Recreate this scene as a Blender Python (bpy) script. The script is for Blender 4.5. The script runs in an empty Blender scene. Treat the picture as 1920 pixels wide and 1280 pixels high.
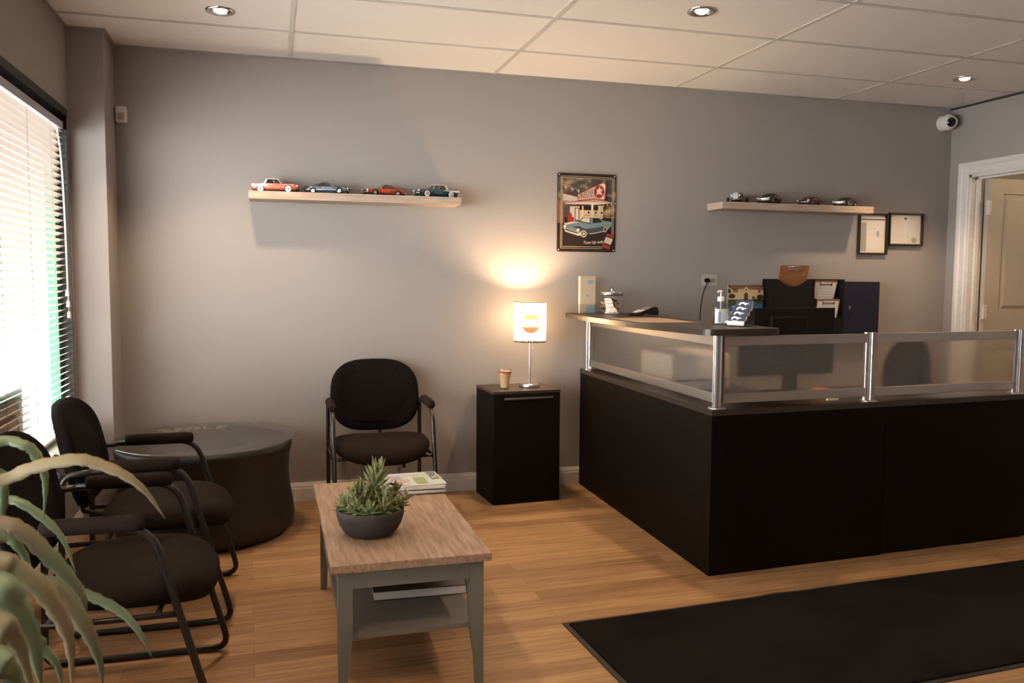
import bpy, bmesh, math, random
from mathutils import Vector, Matrix
random.seed(7)
SC = bpy.context.scene
COL = SC.collection
R = math.radians
PI = math.pi

# ------------------------------------------------------------------ materials
def mat(name, color, rough=.5, metal=0., spec=.5, **k):
    m = bpy.data.materials.new(name); m.use_nodes = True
    nt = m.node_tree; b = nt.nodes['Principled BSDF']
    b.inputs['Base Color'].default_value = (*color, 1)
    b.inputs['Roughness'].default_value = rough
    b.inputs['Metallic'].default_value = metal
    b.inputs['Specular IOR Level'].default_value = spec
    if 'coat' in k: b.inputs['Coat Weight'].default_value = k['coat']; b.inputs['Coat Roughness'].default_value = .05
    if 'sheen' in k: b.inputs['Sheen Weight'].default_value = k['sheen']
    if 'emit' in k:
        b.inputs['Emission Color'].default_value = (*k['emit'], 1)
        b.inputs['Emission Strength'].default_value = k.get('strength', 1)
    noise = k.get('noise')          # (scale, colour2, detail, stretch)
    if noise:
        sc, c2, det, st = noise
        tc = nt.nodes.new('ShaderNodeTexCoord'); mp = nt.nodes.new('ShaderNodeMapping')
        mp.inputs['Scale'].default_value = st
        nz = nt.nodes.new('ShaderNodeTexNoise'); nz.inputs['Scale'].default_value = sc; nz.inputs['Detail'].default_value = det
        rp = nt.nodes.new('ShaderNodeValToRGB')
        rp.color_ramp.elements[0].position = k.get('r0', .3); rp.color_ramp.elements[1].position = k.get('r1', .7)
        rp.color_ramp.elements[0].color = (*color, 1); rp.color_ramp.elements[1].color = (*c2, 1)
        nt.links.new(tc.outputs['Object'], mp.inputs[0]); nt.links.new(mp.outputs[0], nz.inputs['Vector'])
        nt.links.new(nz.outputs['Fac'], rp.inputs[0]); nt.links.new(rp.outputs[0], b.inputs['Base Color'])
    if 'bump' in k:
        sc, st = k['bump']
        tc = nt.nodes.new('ShaderNodeTexCoord')
        nz = nt.nodes.new('ShaderNodeTexNoise'); nz.inputs['Scale'].default_value = sc; nz.inputs['Detail'].default_value = 3
        bp = nt.nodes.new('ShaderNodeBump'); bp.inputs['Strength'].default_value = st; bp.inputs['Distance'].default_value = .002
        nt.links.new(tc.outputs['Object'], nz.inputs['Vector']); nt.links.new(nz.outputs['Fac'], bp.inputs['Height'])
        nt.links.new(bp.outputs[0], b.inputs['Normal'])
    return m

def clear_mat(name, tint=(1, 1, 1), rough=.02, gloss=.1, body=None):
    """thin clear sheet: see-through with a Fresnel sheen"""
    m = bpy.data.materials.new(name); m.use_nodes = True; nt = m.node_tree; nt.nodes.clear()
    o = nt.nodes.new('ShaderNodeOutputMaterial'); t = nt.nodes.new('ShaderNodeBsdfTransparent'); t.inputs[0].default_value = (*tint, 1)
    g = nt.nodes.new('ShaderNodeBsdfGlossy'); g.inputs['Roughness'].default_value = rough
    lw = nt.nodes.new('ShaderNodeLayerWeight'); lw.inputs['Blend'].default_value = .5
    pw = nt.nodes.new('ShaderNodeMath'); pw.operation = 'POWER'; pw.inputs[1].default_value = 5
    f = nt.nodes.new('ShaderNodeMath'); f.operation = 'MULTIPLY_ADD'; f.inputs[1].default_value = .8; f.inputs[2].default_value = gloss * .4
    nt.links.new(lw.outputs['Facing'], pw.inputs[0]); nt.links.new(pw.outputs[0], f.inputs[0])
    mx = nt.nodes.new('ShaderNodeMixShader')
    nt.links.new(f.outputs[0], mx.inputs[0]); nt.links.new(t.outputs[0], mx.inputs[1]); nt.links.new(g.outputs[0], mx.inputs[2])
    nt.links.new(mx.outputs[0], o.inputs[0]); return m

def frosted(name):
    m = bpy.data.materials.new(name); m.use_nodes = True; nt = m.node_tree; nt.nodes.clear()
    o = nt.nodes.new('ShaderNodeOutputMaterial')
    r = nt.nodes.new('ShaderNodeBsdfRefraction'); r.inputs['Roughness'].default_value = .26; r.inputs['IOR'].default_value = 1.07
    r.inputs['Color'].default_value = (.95, .92, .88, 1)
    d = nt.nodes.new('ShaderNodeBsdfDiffuse'); d.inputs[0].default_value = (.80, .76, .70, 1)
    g = nt.nodes.new('ShaderNodeBsdfGlossy'); g.inputs['Roughness'].default_value = .22
    m1 = nt.nodes.new('ShaderNodeMixShader'); m1.inputs[0].default_value = .07
    m2 = nt.nodes.new('ShaderNodeMixShader'); m2.inputs[0].default_value = .05
    nt.links.new(r.outputs[0], m1.inputs[1]); nt.links.new(d.outputs[0], m1.inputs[2])
    nt.links.new(m1.outputs[0], m2.inputs[1]); nt.links.new(g.outputs[0], m2.inputs[2]); nt.links.new(m2.outputs[0], o.inputs[0])
    return m

def shade_mat(name, c):
    m = bpy.data.materials.new(name); m.use_nodes = True; nt = m.node_tree; nt.nodes.clear()
    o = nt.nodes.new('ShaderNodeOutputMaterial')
    d = nt.nodes.new('ShaderNodeBsdfTranslucent'); d.inputs[0].default_value = (*c, 1)
    g = nt.nodes.new('ShaderNodeBsdfDiffuse'); g.inputs[0].default_value = (*c, 1)
    mx = nt.nodes.new('ShaderNodeMixShader'); mx.inputs[0].default_value = .45
    nt.links.new(d.outputs[0], mx.inputs[1]); nt.links.new(g.outputs[0], mx.inputs[2]); nt.links.new(mx.outputs[0], o.inputs[0]); return m

def slat_mat():
    m = shade_mat('blind_slat', (.74, .66, .60)); mx = [n for n in m.node_tree.nodes if n.type == 'MIX_SHADER'][0]; mx.inputs[0].default_value = .93; return m

def floor_mat():
    m = bpy.data.materials.new('plank_floor'); m.use_nodes = True; nt = m.node_tree; b = nt.nodes['Principled BSDF']
    N = nt.nodes.new; Lk = nt.links.new
    tc = N('ShaderNodeTexCoord'); mp = N('ShaderNodeMapping'); mp.inputs['Rotation'].default_value = (0, 0, R(-1.5))
    Lk(tc.outputs['Object'], mp.inputs[0])
    br = N('ShaderNodeTexBrick'); br.offset = .37; br.offset_frequency = 2
    br.inputs['Scale'].default_value = 1; br.inputs['Brick Width'].default_value = 1.15; br.inputs['Row Height'].default_value = .092
    br.inputs['Mortar Size'].default_value = .0008; br.inputs['Mortar Smooth'].default_value = .3
    br.inputs['Color1'].default_value = (0, 0, 0, 1); br.inputs['Color2'].default_value = (1, 1, 1, 1); br.inputs['Mortar'].default_value = (.1, .1, .1, 1)
    Lk(mp.outputs[0], br.inputs['Vector'])
    m2 = N('ShaderNodeMapping'); m2.inputs['Scale'].default_value = (1.6, 34, 1); Lk(mp.outputs[0], m2.inputs[0])
    nz = N('ShaderNodeTexNoise'); nz.inputs['Scale'].default_value = 1.6; nz.inputs['Detail'].default_value = 7; nz.inputs['Roughness'].default_value = .62
    nz.inputs['Distortion'].default_value = .3
    Lk(m2.outputs[0], nz.inputs['Vector'])
    r1 = N('ShaderNodeValToRGB'); e = r1.color_ramp.elements
    e[0].position = .0; e[0].color = (.33, .185, .085, 1); e[1].position = 1.; e[1].color = (.53, .325, .165, 1)
    r2 = N('ShaderNodeValToRGB'); e = r2.color_ramp.elements
    e[0].position = .33; e[0].color = (.58, .50, .44, 1); e[1].position = .66; e[1].color = (1.0, 1.0, 1.0, 1)
    Lk(br.outputs['Color'], r1.inputs[0]); Lk(nz.outputs['Fac'], r2.inputs[0])
    mx = N('ShaderNodeMixRGB'); mx.blend_type = 'MULTIPLY'; mx.inputs[0].default_value = 1
    Lk(r1.outputs[0], mx.inputs[1]); Lk(r2.outputs[0], mx.inputs[2]); 
    m3 = N('ShaderNodeMixRGB'); m3.blend_type = 'MIX'; Lk(br.outputs['Fac'], m3.inputs[0]); Lk(mx.outputs[0], m3.inputs[1]); m3.inputs[2].default_value = (.16, .09, .045, 1)
    Lk(m3.outputs[0], b.inputs['Base Color'])
    b.inputs['Roughness'].default_value = .48; b.inputs['Specular IOR Level'].default_value = .35
    bp = N('ShaderNodeBump'); bp.inputs['Strength'].default_value = .15; bp.inputs['Distance'].default_value = .001
    Lk(nz.outputs['Fac'], bp.inputs['Height']); Lk(bp.outputs[0], b.inputs['Normal'])
    return m

def wood(name, c1, c2, axis=0, rough=.5, scale=6, stretch=18, spec=.4):
    st = [stretch] * 3; st[axis] = 1
    return mat(name, c1, rough, 0, spec, noise=(scale, c2, 6, tuple(st)), r0=.35, r1=.68)

M = dict(
    wall=mat('wall_paint', (.300, .270, .256), .7, spec=.25, bump=(180, .12)),
    ceil=mat('ceiling_tile', (.80, .775, .745), .9, spec=.1, noise=(230, (.66, .63, .60), 2, (1, 1, 1)), r0=.62, r1=.74, bump=(160, .35)),
    grid=mat('ceiling_tee', (.52, .49, .45), .9, spec=.1),
    gridw=mat('ceiling_angle', (.30, .28, .26), .5),
    white=mat('white_trim', (.68, .65, .62), .45, noise=(30, (.60, .57, .54), 3, (1, 1, 4))),
    floor=floor_mat(),
    espresso=wood('espresso_laminate', (.0042, .0024, .0016), (.0066, .0039, .0026), 2, .6, 4, 30, .1),
    espresso_top=wood('espresso_laminate_top', (.030, .021, .016), (.045, .032, .025), 1, .33, 4, 30),
    espresso_edge=mat('espresso_edge', (.035, .022, .014), .3),
    alu=mat('brushed_aluminium', (.62, .62, .63), .28, 1.),
    alu_rail=mat('satin_aluminium', (.55, .52, .48), .42, 1.),
    chrome=mat('chrome', (.8, .8, .8), .12, 1.),
    frost=frosted('frosted_acrylic'),
    clear=clear_mat('clear_glass', (.985, .985, .985), .02, .06),
    clearblue=clear_mat('clear_plastic', (.93, .95, .96)),
    window=clear_mat('window_glass', (.95, .98, .97)),
    fabric=mat('black_fabric', (.0065, .0050, .0045), .95, spec=.08, bump=(420, .5)),
    fabricw=mat('black_fabric_lit', (.019, .0130, .0100), .95, spec=.08, bump=(420, .5)),  # black chair fabric, warm light on seats and pads put into the colour
    blackmetal=mat('black_metal', (.014, .012, .011), .32, .0, .6),
    blackplastic=mat('black_plastic', (.006, .005, .005), .45, 0, .3),
    rubber=mat('tyre_rubber', (.015, .0105, .0085), .5, noise=(12, (.009, .0065, .0055), 4, (1, 1, 3))),
    mat=mat('door_mat_pile', (.008, .0065, .006), 1, spec=.05, noise=(3.0, (.0145, .012, .010), 5, (1, 1, 1)), bump=(500, .8)),
    matedge=mat('mat_rubber_border', (.012, .011, .011), .6),
    oak=wood('light_oak_laminate', (.220, .140, .090), (.37, .250, .170), 1, .5, 7, 12),
    shelfwood=wood('greyed_oak', (.36, .265, .20), (.48, .37, .29), 0, .55, 7, 16),
    sage=mat('sage_grey_paint', (.145, .150, .125), .5),
    sagetop=mat('sage_shelf', (.155, .145, .120), .5),
    slat=slat_mat(),
    headrail=mat('headrail', (.45, .44, .52), .4),
    cord=mat('cord', (.30, .22, .19), .8),
    cordlight=mat('cord_light', (.75, .70, .66), .7),
    greenframe=mat('green_window_frame', (.035, .14, .09), .4),
    blackframe=mat('dark_window_frame', (.010, .012, .010), .5),
    pot=mat('grey_stone_pot', (.027, .022, .018), .75, noise=(30, (.040, .034, .029), 4, (1, 1, 1)), bump=(90, .3)),
    soil=mat('soil', (.05, .03, .02), .95, bump=(60, 1)),
    succ=mat('aloe_green', (.17, .19, .075), .55, noise=(90, (.34, .36, .18), 2, (1, 1, 1)), r0=.5, r1=.62),
    succ2=mat('aloe_pale', (.20, .25, .11), .55, noise=(90, (.36, .40, .22), 2, (1, 1, 1)), r0=.5, r1=.62),
    leafg=mat('leaf_green', (.11, .17, .095), .5, noise=(7, (.20, .26, .15), 2, (1, 1, 1))),
    leaft=mat('leaf_warm_lit', (.25, .185, .105), .6, noise=(7, (.18, .18, .10), 2, (1, 1, 1))),  # warm light on the leaves painted in as tan
    leafm=mat('leaf_part_lit', (.19, .155, .095), .6, noise=(5, (.10, .15, .08), 2, (1, 1, 1)), r0=.4, r1=.6),  # tan of the warm light mixed into the leaf green
    paper=mat('paper', (.78, .74, .69), .7), ivory=mat('ivory_paper', (.80, .66, .47), .6),
    ink=mat('ink', (.08, .07, .07), .7), greyink=mat('grey_ink', (.42, .39, .36), .7),
    navy=mat('navy_metal', (.004, .006, .024), .5),
    navycard=mat('navy_card', (.010, .014, .045), .5),
    brownboard=mat('hardboard', (.24, .095, .035), .55, noise=(40, (.30, .125, .05), 3, (1, 1, 1))),
    bluecloud=mat('pale_blue_print', (.38, .57, .68), .6),
    whiteplastic=mat('white_plastic', (.75, .72, .68), .4), greyplastic=mat('grey_plastic', (.43, .39, .35), .45),
    label=mat('white_label', (.80, .80, .80), .55), labelblue=mat('label_blue', (.35, .55, .70), .55),
    gel=clear_mat('clear_gel', (.86, .87, .86), .05),
    choc=mat('choc_wrapper', (.30, .13, .05), .35, .3), choc2=mat('gold_wrapper', (.55, .36, .16), .3, .6),
    beigedoor=mat('beige_door', (.40, .345, .285), .5), hallwall=mat('hall_wall', (.50, .42, .30), .8),
    wax=mat('milky_wax', (.62, .40, .22), .5), waxtop=mat('amber_wax', (.32, .16, .06), .4),
    lampshade=shade_mat('lampshade_paper', (.90, .84, .74)), lampbrown=shade_mat('lampshade_print', (.085, .050, .032)),
    lamptrim=mat('lampshade_trim', (.05, .03, .015), .6),
    bulb=mat('lamp_bulb', (1, .9, .75), .5, emit=(1, .72, .42), strength=30),
    spotbulb=mat('downlight_bulb', (1, .9, .8), .5, emit=(1, .80, .58), strength=45),
    ground=mat('outside_pavement', (.62, .62, .60), .9), soffit=mat('tan_soffit', (.055, .036, .022), .8), dimstrip=mat('added_dim_strip', (.05, .05, .05), .9),
    outwall=mat('outside_wall', (.75, .75, .75), .9),
)

# ------------------------------------------------------------------ mesh builder
class MB:
    def __init__(s): s.bm = bmesh.new(); s.mi = 0; s.sm = False
    def mat(s, i): s.mi = i; return s
    def _fin(s, faces, smooth=None):
        for f in faces: f.material_index = s.mi; f.smooth = s.sm if smooth is None else smooth
    def box(s, a, b, bev=0, mx=None, seg=2):
        a, b = Vector(a), Vector(b); c = (a + b) / 2; d = b - a
        r = bmesh.ops.create_cube(s.bm, size=1, matrix=Matrix.Translation(c) @ Matrix.Diagonal((*[abs(x) for x in d], 1)))
        vs = r['verts']; es = list({e for v in vs for e in v.link_edges}); fs = list({f for v in vs for f in v.link_faces})
        s._fin(fs, False)
        if bev > 0:
            q = bmesh.ops.bevel(s.bm, geom=es, offset=bev, segments=seg, affect='EDGES', profile=.6, clamp_overlap=True)
            for f in q['faces']: f.material_index = s.mi; f.smooth = False
            vs = list({v for f in q['faces'] for v in f.verts} | {v for v in vs if v.is_valid})
        if mx is not None: bmesh.ops.transform(s.bm, matrix=mx, verts=vs)
        return s
    def verts_faces(s, vs, fs, mx=None, smooth=False):
        bv = [s.bm.verts.new(mx @ Vector(v) if mx is not None else v) for v in vs]
        out = []
        for f in fs:
            try: out.append(s.bm.faces.new([bv[i] for i in f]))
            except ValueError: pass
        s._fin(out, smooth); return s
    def prism(s, poly, z0, z1, mx=None, smooth=False):
        n = len(poly); vs = [(x, y, z0) for x, y in poly] + [(x, y, z1) for x, y in poly]
        fs = [list(range(n))[::-1], list(range(n, 2 * n))] + [(i, (i + 1) % n, n + (i + 1) % n, n + i) for i in range(n)]
        s.verts_faces(vs, fs, mx)
        return s
    def lathe(s, prof, n=32, mx=None, cap=True, smooth=True):
        vs = []; fs = []
        for r, z in prof:
            for i in range(n):
                a = 2 * PI * i / n; vs.append((r * math.cos(a), r * math.sin(a), z))
        for k in range(len(prof) - 1):
            for i in range(n):
                j = (i + 1) % n; fs.append((k * n + i, k * n + j, (k + 1) * n + j, (k + 1) * n + i))
        s.verts_faces(vs, fs, mx, smooth)
        if cap:
            s.verts_faces(vs[:n], [list(range(n))[::-1]], mx); s.verts_faces(vs[-n:], [list(range(n))], mx)
        return s
    def cyl(s, p0, p1, r, n=16, r1=None):
        p0, p1 = Vector(p0), Vector(p1); d = p1 - p0; q = d.to_track_quat('Z', 'Y').to_matrix().to_4x4()
        r1 = r if r1 is None else r1
        return s.lathe([(r, 0), (r1, d.length)], n, Matrix.Translation(p0) @ q)
    def tube(s, pts, r, n=10, closed=False, flat=1.0):
        pts = [Vector(p) for p in pts]; m = len(pts); rr = r if isinstance(r, (list, tuple)) else [r] * m
        up = None; rings = []
        for i in range(m):
            if closed: t = pts[(i + 1) % m] - pts[i - 1]
            else: t = pts[min(i + 1, m - 1)] - pts[max(i - 1, 0)]
            t.normalize()
            if up is None: up = t.orthogonal().normalized()
            else: up = (up - t * up.dot(t)).normalized()
            w = t.cross(up)
            rings.append([s.bm.verts.new(pts[i] + (up * math.cos(2 * PI * k / n) + w * math.sin(2 * PI * k / n) * flat) * rr[i]) for k in range(n)])
        fs = []
        for i in range(m if closed else m - 1):
            a, b = rings[i], rings[(i + 1) % m]
            for k in range(n): fs.append(s.bm.faces.new((a[k], a[(k + 1) % n], b[(k + 1) % n], b[k])))
        s._fin(fs, True)
        if not closed:
            s._fin([s.bm.faces.new(rings[0][::-1]), s.bm.faces.new(rings[-1])], False)
        return s
    def sphere(s, c, r, mx=None, u=16, v=10, sc=(1, 1, 1)):
        m = Matrix.Translation(c) @ Matrix.Diagonal((*[r * k for k in sc], 1))
        if mx is not None: m = mx @ m
        q = bmesh.ops.create_uvsphere(s.bm, u_segments=u, v_segments=v, radius=1, matrix=m)
        s._fin(list({f for x in q['verts'] for f in x.link_faces}), True); return s
    def loft(s, rings, cap=True, mx=None, smooth=True, closed=True):
        n = len(rings[0]); vs = [p for r in rings for p in r]; fs = []
        for k in range(len(rings) - 1):
            for i in range(n if closed else n - 1):
                j = (i + 1) % n; fs.append((k * n + i, k * n + j, (k + 1) * n + j, (k + 1) * n + i))
        s.verts_faces(vs, fs, mx, smooth)
        if cap and closed:
            s.verts_faces(rings[0], [list(range(n))[::-1]], mx); s.verts_faces(rings[-1], [list(range(n))], mx)
        return s
    def text(s, txt, size, mx, depth=.0006, bold=0, sx=1, shear=0):
        c = bpy.data.curves.new('t', 'FONT'); c.body = txt; c.size = size; c.extrude = depth / 2; c.align_x = 'CENTER'; c.align_y = 'CENTER'
        c.offset = bold; c.shear = shear; c.resolution_u = 3
        o = bpy.data.objects.new('t', c); COL.objects.link(o); dg = bpy.context.evaluated_depsgraph_get()
        me = bpy.data.meshes.new_from_object(o.evaluated_get(dg)); me.transform(mx @ Matrix.Diagonal((sx, 1, 1, 1)))
        k = len(s.bm.faces); s.bm.from_mesh(me); s.bm.faces.ensure_lookup_table(); s._fin(s.bm.faces[k:], False)
        bpy.data.objects.remove(o); bpy.data.curves.remove(c); bpy.data.meshes.remove(me); return s
    def build(s, name, mats, parent=None, mx=None):
        bmesh.ops.recalc_face_normals(s.bm, faces=s.bm.faces[:])
        me = bpy.data.meshes.new(name)
        s.bm.to_mesh(me); s.bm.free()
        for m_ in (mats if isinstance(mats, (list, tuple)) else [mats]): me.materials.append(m_)
        o = bpy.data.objects.new(name, me); COL.objects.link(o)
        if parent is not None: o.parent = parent
        if mx is not None: o.matrix_local = mx
        return o

def tag(o, label=None, cat=None, group=None, kind=None):
    if label: o['label'] = label
    if cat: o['category'] = cat
    if group: o['group'] = group
    if kind: o['kind'] = kind
    return o
def thing(name, label, cat, loc=(0, 0, 0), rz=0, group=None):
    o = bpy.data.objects.new(name, None); COL.objects.link(o); o.location = loc; o.rotation_euler = (0, 0, rz)
    o.empty_display_size = .05
    return tag(o, label, cat, group)
def struct(o): o['kind'] = 'structure'; return o
def copy_tree(o, parent=None):
    c = o.copy(); COL.objects.link(c)
    if parent is not None: c.parent = parent
    for ch in [x for x in bpy.data.objects if x.parent == o and x != c]:
        copy_tree(ch, c)
    return c
def fillet(pts, r, n=6):
    pts = [Vector(p) for p in pts]; out = [pts[0]]
    for i in range(1, len(pts) - 1):
        a, b, c = pts[i - 1], pts[i], pts[i + 1]; d1 = (a - b); d2 = (c - b)
        rr = min(r[i - 1] if isinstance(r, (list, tuple)) else r, d1.length * .49, d2.length * .49)
        p, q = b + d1.normalized() * rr, b + d2.normalized() * rr
        for k in range(n + 1):
            t = k / n; out.append(p * (1 - t) ** 2 + b * 2 * t * (1 - t) + q * t * t)
    out.append(pts[-1]); return out
def smooth_pts(pts, n=6):
    P = [Vector(p) for p in pts]; P = [2 * P[0] - P[1]] + P + [2 * P[-1] - P[-2]]; out = []
    for i in range(1, len(P) - 2):
        for k in range(n):
            t = k / n; a, b, c, d = P[i - 1:i + 3]
            out.append(.5 * ((2 * b) + (c - a) * t + (2 * a - 5 * b + 4 * c - d) * t * t + (3 * b - a - 3 * c + d) * t ** 3))
    out.append(P[-2]); return out
def face_mx(o, right, up):
    r = Vector(right).normalized(); u = Vector(up).normalized(); n = r.cross(u)
    m = Matrix.Identity(4)
    for i in range(3): m[i][0] = r[i]; m[i][1] = u[i]; m[i][2] = n[i]; m[i][3] = o[i]
    return m
def rrect(w, h, r, n=5, cx=0, cy=0):
    out = []
    for sx, sy, a0 in ((1, 1, 0), (-1, 1, 90), (-1, -1, 180), (1, -1, 270)):
        for k in range(n + 1):
            a = R(a0 + 90 * k / n); out.append((cx + sx * (w / 2 - r) + r * math.cos(a), cy + sy * (h / 2 - r) + r * math.sin(a)))
    return out
def sup(a, b, p=2.6, n=40):
    out = []
    for i in range(n):
        t = 2 * PI * i / n; c, s_ = math.cos(t), math.sin(t)
        out.append((a * abs(c) ** (2 / p) * (1 if c > 0 else -1), b * abs(s_) ** (2 / p) * (1 if s_ > 0 else -1)))
    return out
def ell(cx, cy, a, b, n=24): return [(cx + a * math.cos(2 * PI * i / n), cy + b * math.sin(2 * PI * i / n)) for i in range(n)]

# ------------------------------------------------------------------ room
YB, XL, XR, H, YF = 5.095, -.985, 4.785, 2.589, -2.6
PX, PY = -.813, 4.79                       # pilaster
m = MB(); m.box((XL - .09, YF - .3, -.1), (XR + .10, YB + .2, 0)); struct(m.build('floor', M['floor']))
m = MB(); m.box((XL - .09, YF - .3, H + .002), (XR + .2, YB + .2, H + .1)); struct(m.build('ceiling', M['ceil']))
m = MB()
for i in range(-1, 5):
    x = .115 + 1.2192 * i
    if x > XL: m.box((x - .012, YF, H - .001), (x + .012, YB if x > PX else PY, H + .003))
for j in range(0, 14):
    y = YB - .548 - .6096 * j
    if y > YF: m.box((XL, y - .012, H - .0015), (XR, y + .012, H + .003))
m.mat(1)
t = .014
m.box((PX, YB - t, H - .004), (XR, YB, H + .012)); m.box((XL, YF, H - .004), (XL + t, PY, H + .012)); m.box((XL, PY - t, H - .004), (PX + t, PY, H + .012))
m.box((PX, PY, H - .004), (PX + t, YB, H + .012)); m.box((XR - t, YF, H - .004), (XR, YB, H + .012))
struct(m.build('trim_1', [M['grid'], M['gridw']]))
m = MB(); m.box((XR - .02, 3.95, H - .014), (XR + .002, YB, H - .004)); struct(m.build('trim_gap_shade', M['blackframe']))  # dark strip painted in for the shaded gap under the ceiling
m = MB(); m.box((XL - .09, YB, 0), (XR + 2, YB + .12, H + .1)); struct(m.build('wall_back', M['wall']))
m = MB(); m.box((XL - .12, PY, 0), (PX, YB, H + .05)); struct(m.build('wall_corner', M['wall']))
WZ0, WZ1, WY0, WY1 = .50, 2.147, .4, 4.735   # window opening
m = MB()
m.box((XL - .09, YF, 0), (XL, YB, WZ0)); m.box((XL - .09, YF, WZ1), (XL, YB, H + .1)); m.box((XL - .09, YF, WZ0), (XL, WY0, WZ1)); m.box((XL - .09, WY1, WZ0), (XL, YB, WZ1))
struct(m.build('wall_left', M['wall']))
m = MB(); m.box((XL - .3, YF - .12, 0), (XR + .2, YF, H + .1)); struct(m.build('wall_front', M['wall']))
DY0, DY1, DZ = 4.0, 4.905, 2.09             # door opening in the right wall
m = MB(); m.box((XR, YF, 0), (XR + .10, DY0, H + .1)); m.box((XR, DY1, 0), (XR + .10, YB, H + .1)); m.box((XR, DY0, DZ), (XR + .10, DY1, H + .1))
struct(m.build('wall_right', M['wall']))
def casing(m, x):
    prof = [(0, 0), (.0, .010), (.012, .016), (.05, .016), (.062, .024), (.085, .026), (.09, .02), (.09, 0)]
    # jambs + header with a moulded profile (distance from the opening, depth out of the wall)
    for sgn, y0 in ((1, DY1), (-1, DY0)):
        vs = []
        for zz in (0, DZ): 
            for d, q in prof: vs.append((x - q, y0 + sgn * d, zz + (d if zz else 0)))
        n = len(prof); m.verts_faces(vs, [(i, (i + 1) % n, n + (i + 1) % n, n + i) for i in range(n)] + [list(range(n)), list(range(n, 2 * n))])
    vs = []
    for y0, sgn in ((DY0, -1), (DY1, 1)):
        for d, q in prof: vs.append((x - q, y0 + sgn * d, DZ + d))
    n = len(prof); m.verts_faces(vs, [(i, (i + 1) % n, n + (i + 1) % n, n + i) for i in range(n)] + [list(range(n)), list(range(n, 2 * n))])
m = MB(); casing(m, XR)
m.box((XR - .004, DY1 - .018, 0), (XR + .105, DY1, DZ)); m.box((XR - .004, DY0, 0), (XR + .105, DY0 + .018, DZ)); m.box((XR - .004, DY0, DZ - .018), (XR + .105, DY1, DZ))
m.box((XR + .04, DY1 - .032, 0), (XR + .07, DY1 - .018, DZ - .018)); m.box((XR + .04, DY0 + .018, DZ - .032), (XR + .07, DY1 - .018, DZ - .018))
struct(m.build('trim_3', M['white']))
# door leaf swung open into the hall
d = thing('door_1', None, None, (XR + .108, DY1 - .022, 0)); d['kind'] = 'structure'
m = MB(); W_, T_ = .86, .038
def panel(m, x0, x1, z0, z1):   # recessed panel frame on the near face (y = -T)
    y = -T_
    m.box((x0, y - .001, z0), (x1, y + .004, z1))
zs = [(.22, .86), (1.12, 1.96)]; xs = (.135, .725)
m.box((.004, -T_, .01), (xs[0], 0, 2.065)); m.box((xs[1], -T_, .01), (W_, 0, 2.065))
m.box((xs[0], -T_, .01), (xs[1], 0, zs[0][0])); m.box((xs[0], -T_, zs[0][1]), (xs[1], 0, zs[1][0])); m.box((xs[0], -T_, zs[1][1]), (xs[1], 0, 2.065))
for z0, z1 in zs:
    m.box((xs[0], -T_ + .012, z0), (xs[1], -.012, z1))
    a = .02; y0 = -T_ + .012; y1 = -T_ + .003
    m.verts_faces([(xs[0] + a, y0, z0 + a), (xs[1] - a, y0, z0 + a), (xs[1] - a, y0, z1 - a), (xs[0] + a, y0, z1 - a),
                   (xs[0] + 2.2 * a, y1, z0 + 2.2 * a), (xs[1] - 2.2 * a, y1, z0 + 2.2 * a), (xs[1] - 2.2 * a, y1, z1 - 2.2 * a), (xs[0] + 2.2 * a, y1, z1 - 2.2 * a)],
                  [(0, 1, 5, 4), (1, 2, 6, 5), (2, 3, 7, 6), (3, 0, 4, 7), (4, 5, 6, 7)])
m.build('door_leaf', M['beigedoor'], d)
for z in (.25, 1.12, 1.86):
    m = MB(); m.cyl((-.004, -T_ - .006, z - .05), (-.004, -T_ - .006, z + .05), .007, 10); m.box((-.02, -T_ - .004, z - .05), (.028, -T_ - .0005, z + .05))
    for q in (-.035, 0, .035): m.cyl((.016, -T_ - .006, z + q), (.016, -T_ - .003, z + q), .003, 8)
    m.build('hinge', M['white'], d)
m = MB(); m.cyl((.80, -T_, .98), (.80, -T_ - .05, .98), .012); m.sphere((.80, -T_ - .06, .98), .028); m.cyl((.80, -T_, .98), (.80, -T_ - .008, .98), .032, 20); m.build('door_knob', M['alu'], d)
# hall beyond the door
m = MB(); m.box((XR + .10, 3.0, 0), (XR + .2, DY0 - .3, 2.5)); m.box((XR + 1.7, 2.2, 0), (XR + 1.8, YB, 2.5)); m.box((XR + .10, 2.9, 0), (XR + 1.8, 3.0, 2.5)); struct(m.build('wall_hall', M['hallwall']))
m = MB(); m.box((XR + .10, 2.9, 2.5), (XR + 1.8, YB, 2.56)); struct(m.build('ceiling_hall', M['ceil']))
m = MB(); m.box((XR + .10, 2.9, -.1), (XR + 1.8, YB, -.001)); struct(m.build('floor_hall', M['floor']))
# baseboards
def baseboard(name, p0, p1, nrm):
    prof = [(0, 0), (.014, 0), (.014, .075), (.011, .082), (.011, .092), (.006, .104), (.004, .113), (0, .113)]
    n = len(prof); nv = Vector(nrm); vs = []
    for p in (p0, p1):
        for d_, z in prof: vs.append(Vector(p) + nv * d_ + Vector((0, 0, z)))
    m = MB(); m.verts_faces(vs, [(i, (i + 1) % n, n + (i + 1) % n, n + i) for i in range(n)] + [list(range(n)), list(range(n, 2 * n))])
    struct(m.build(name, M['white']))
baseboard('baseboard_back', (PX, YB, 0), (XR, YB, 0), (0, -1, 0))
baseboard('baseboard_left', (XL, YF, 0), (XL, PY, 0), (1, 0, 0))
baseboard('baseboard_corner', (PX, PY, 0), (PX, YB, 0), (1, 0, 0))
baseboard('baseboard_right', (XR, YF, 0), (XR, DY0 - .09, 0), (-1, 0, 0))
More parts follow.
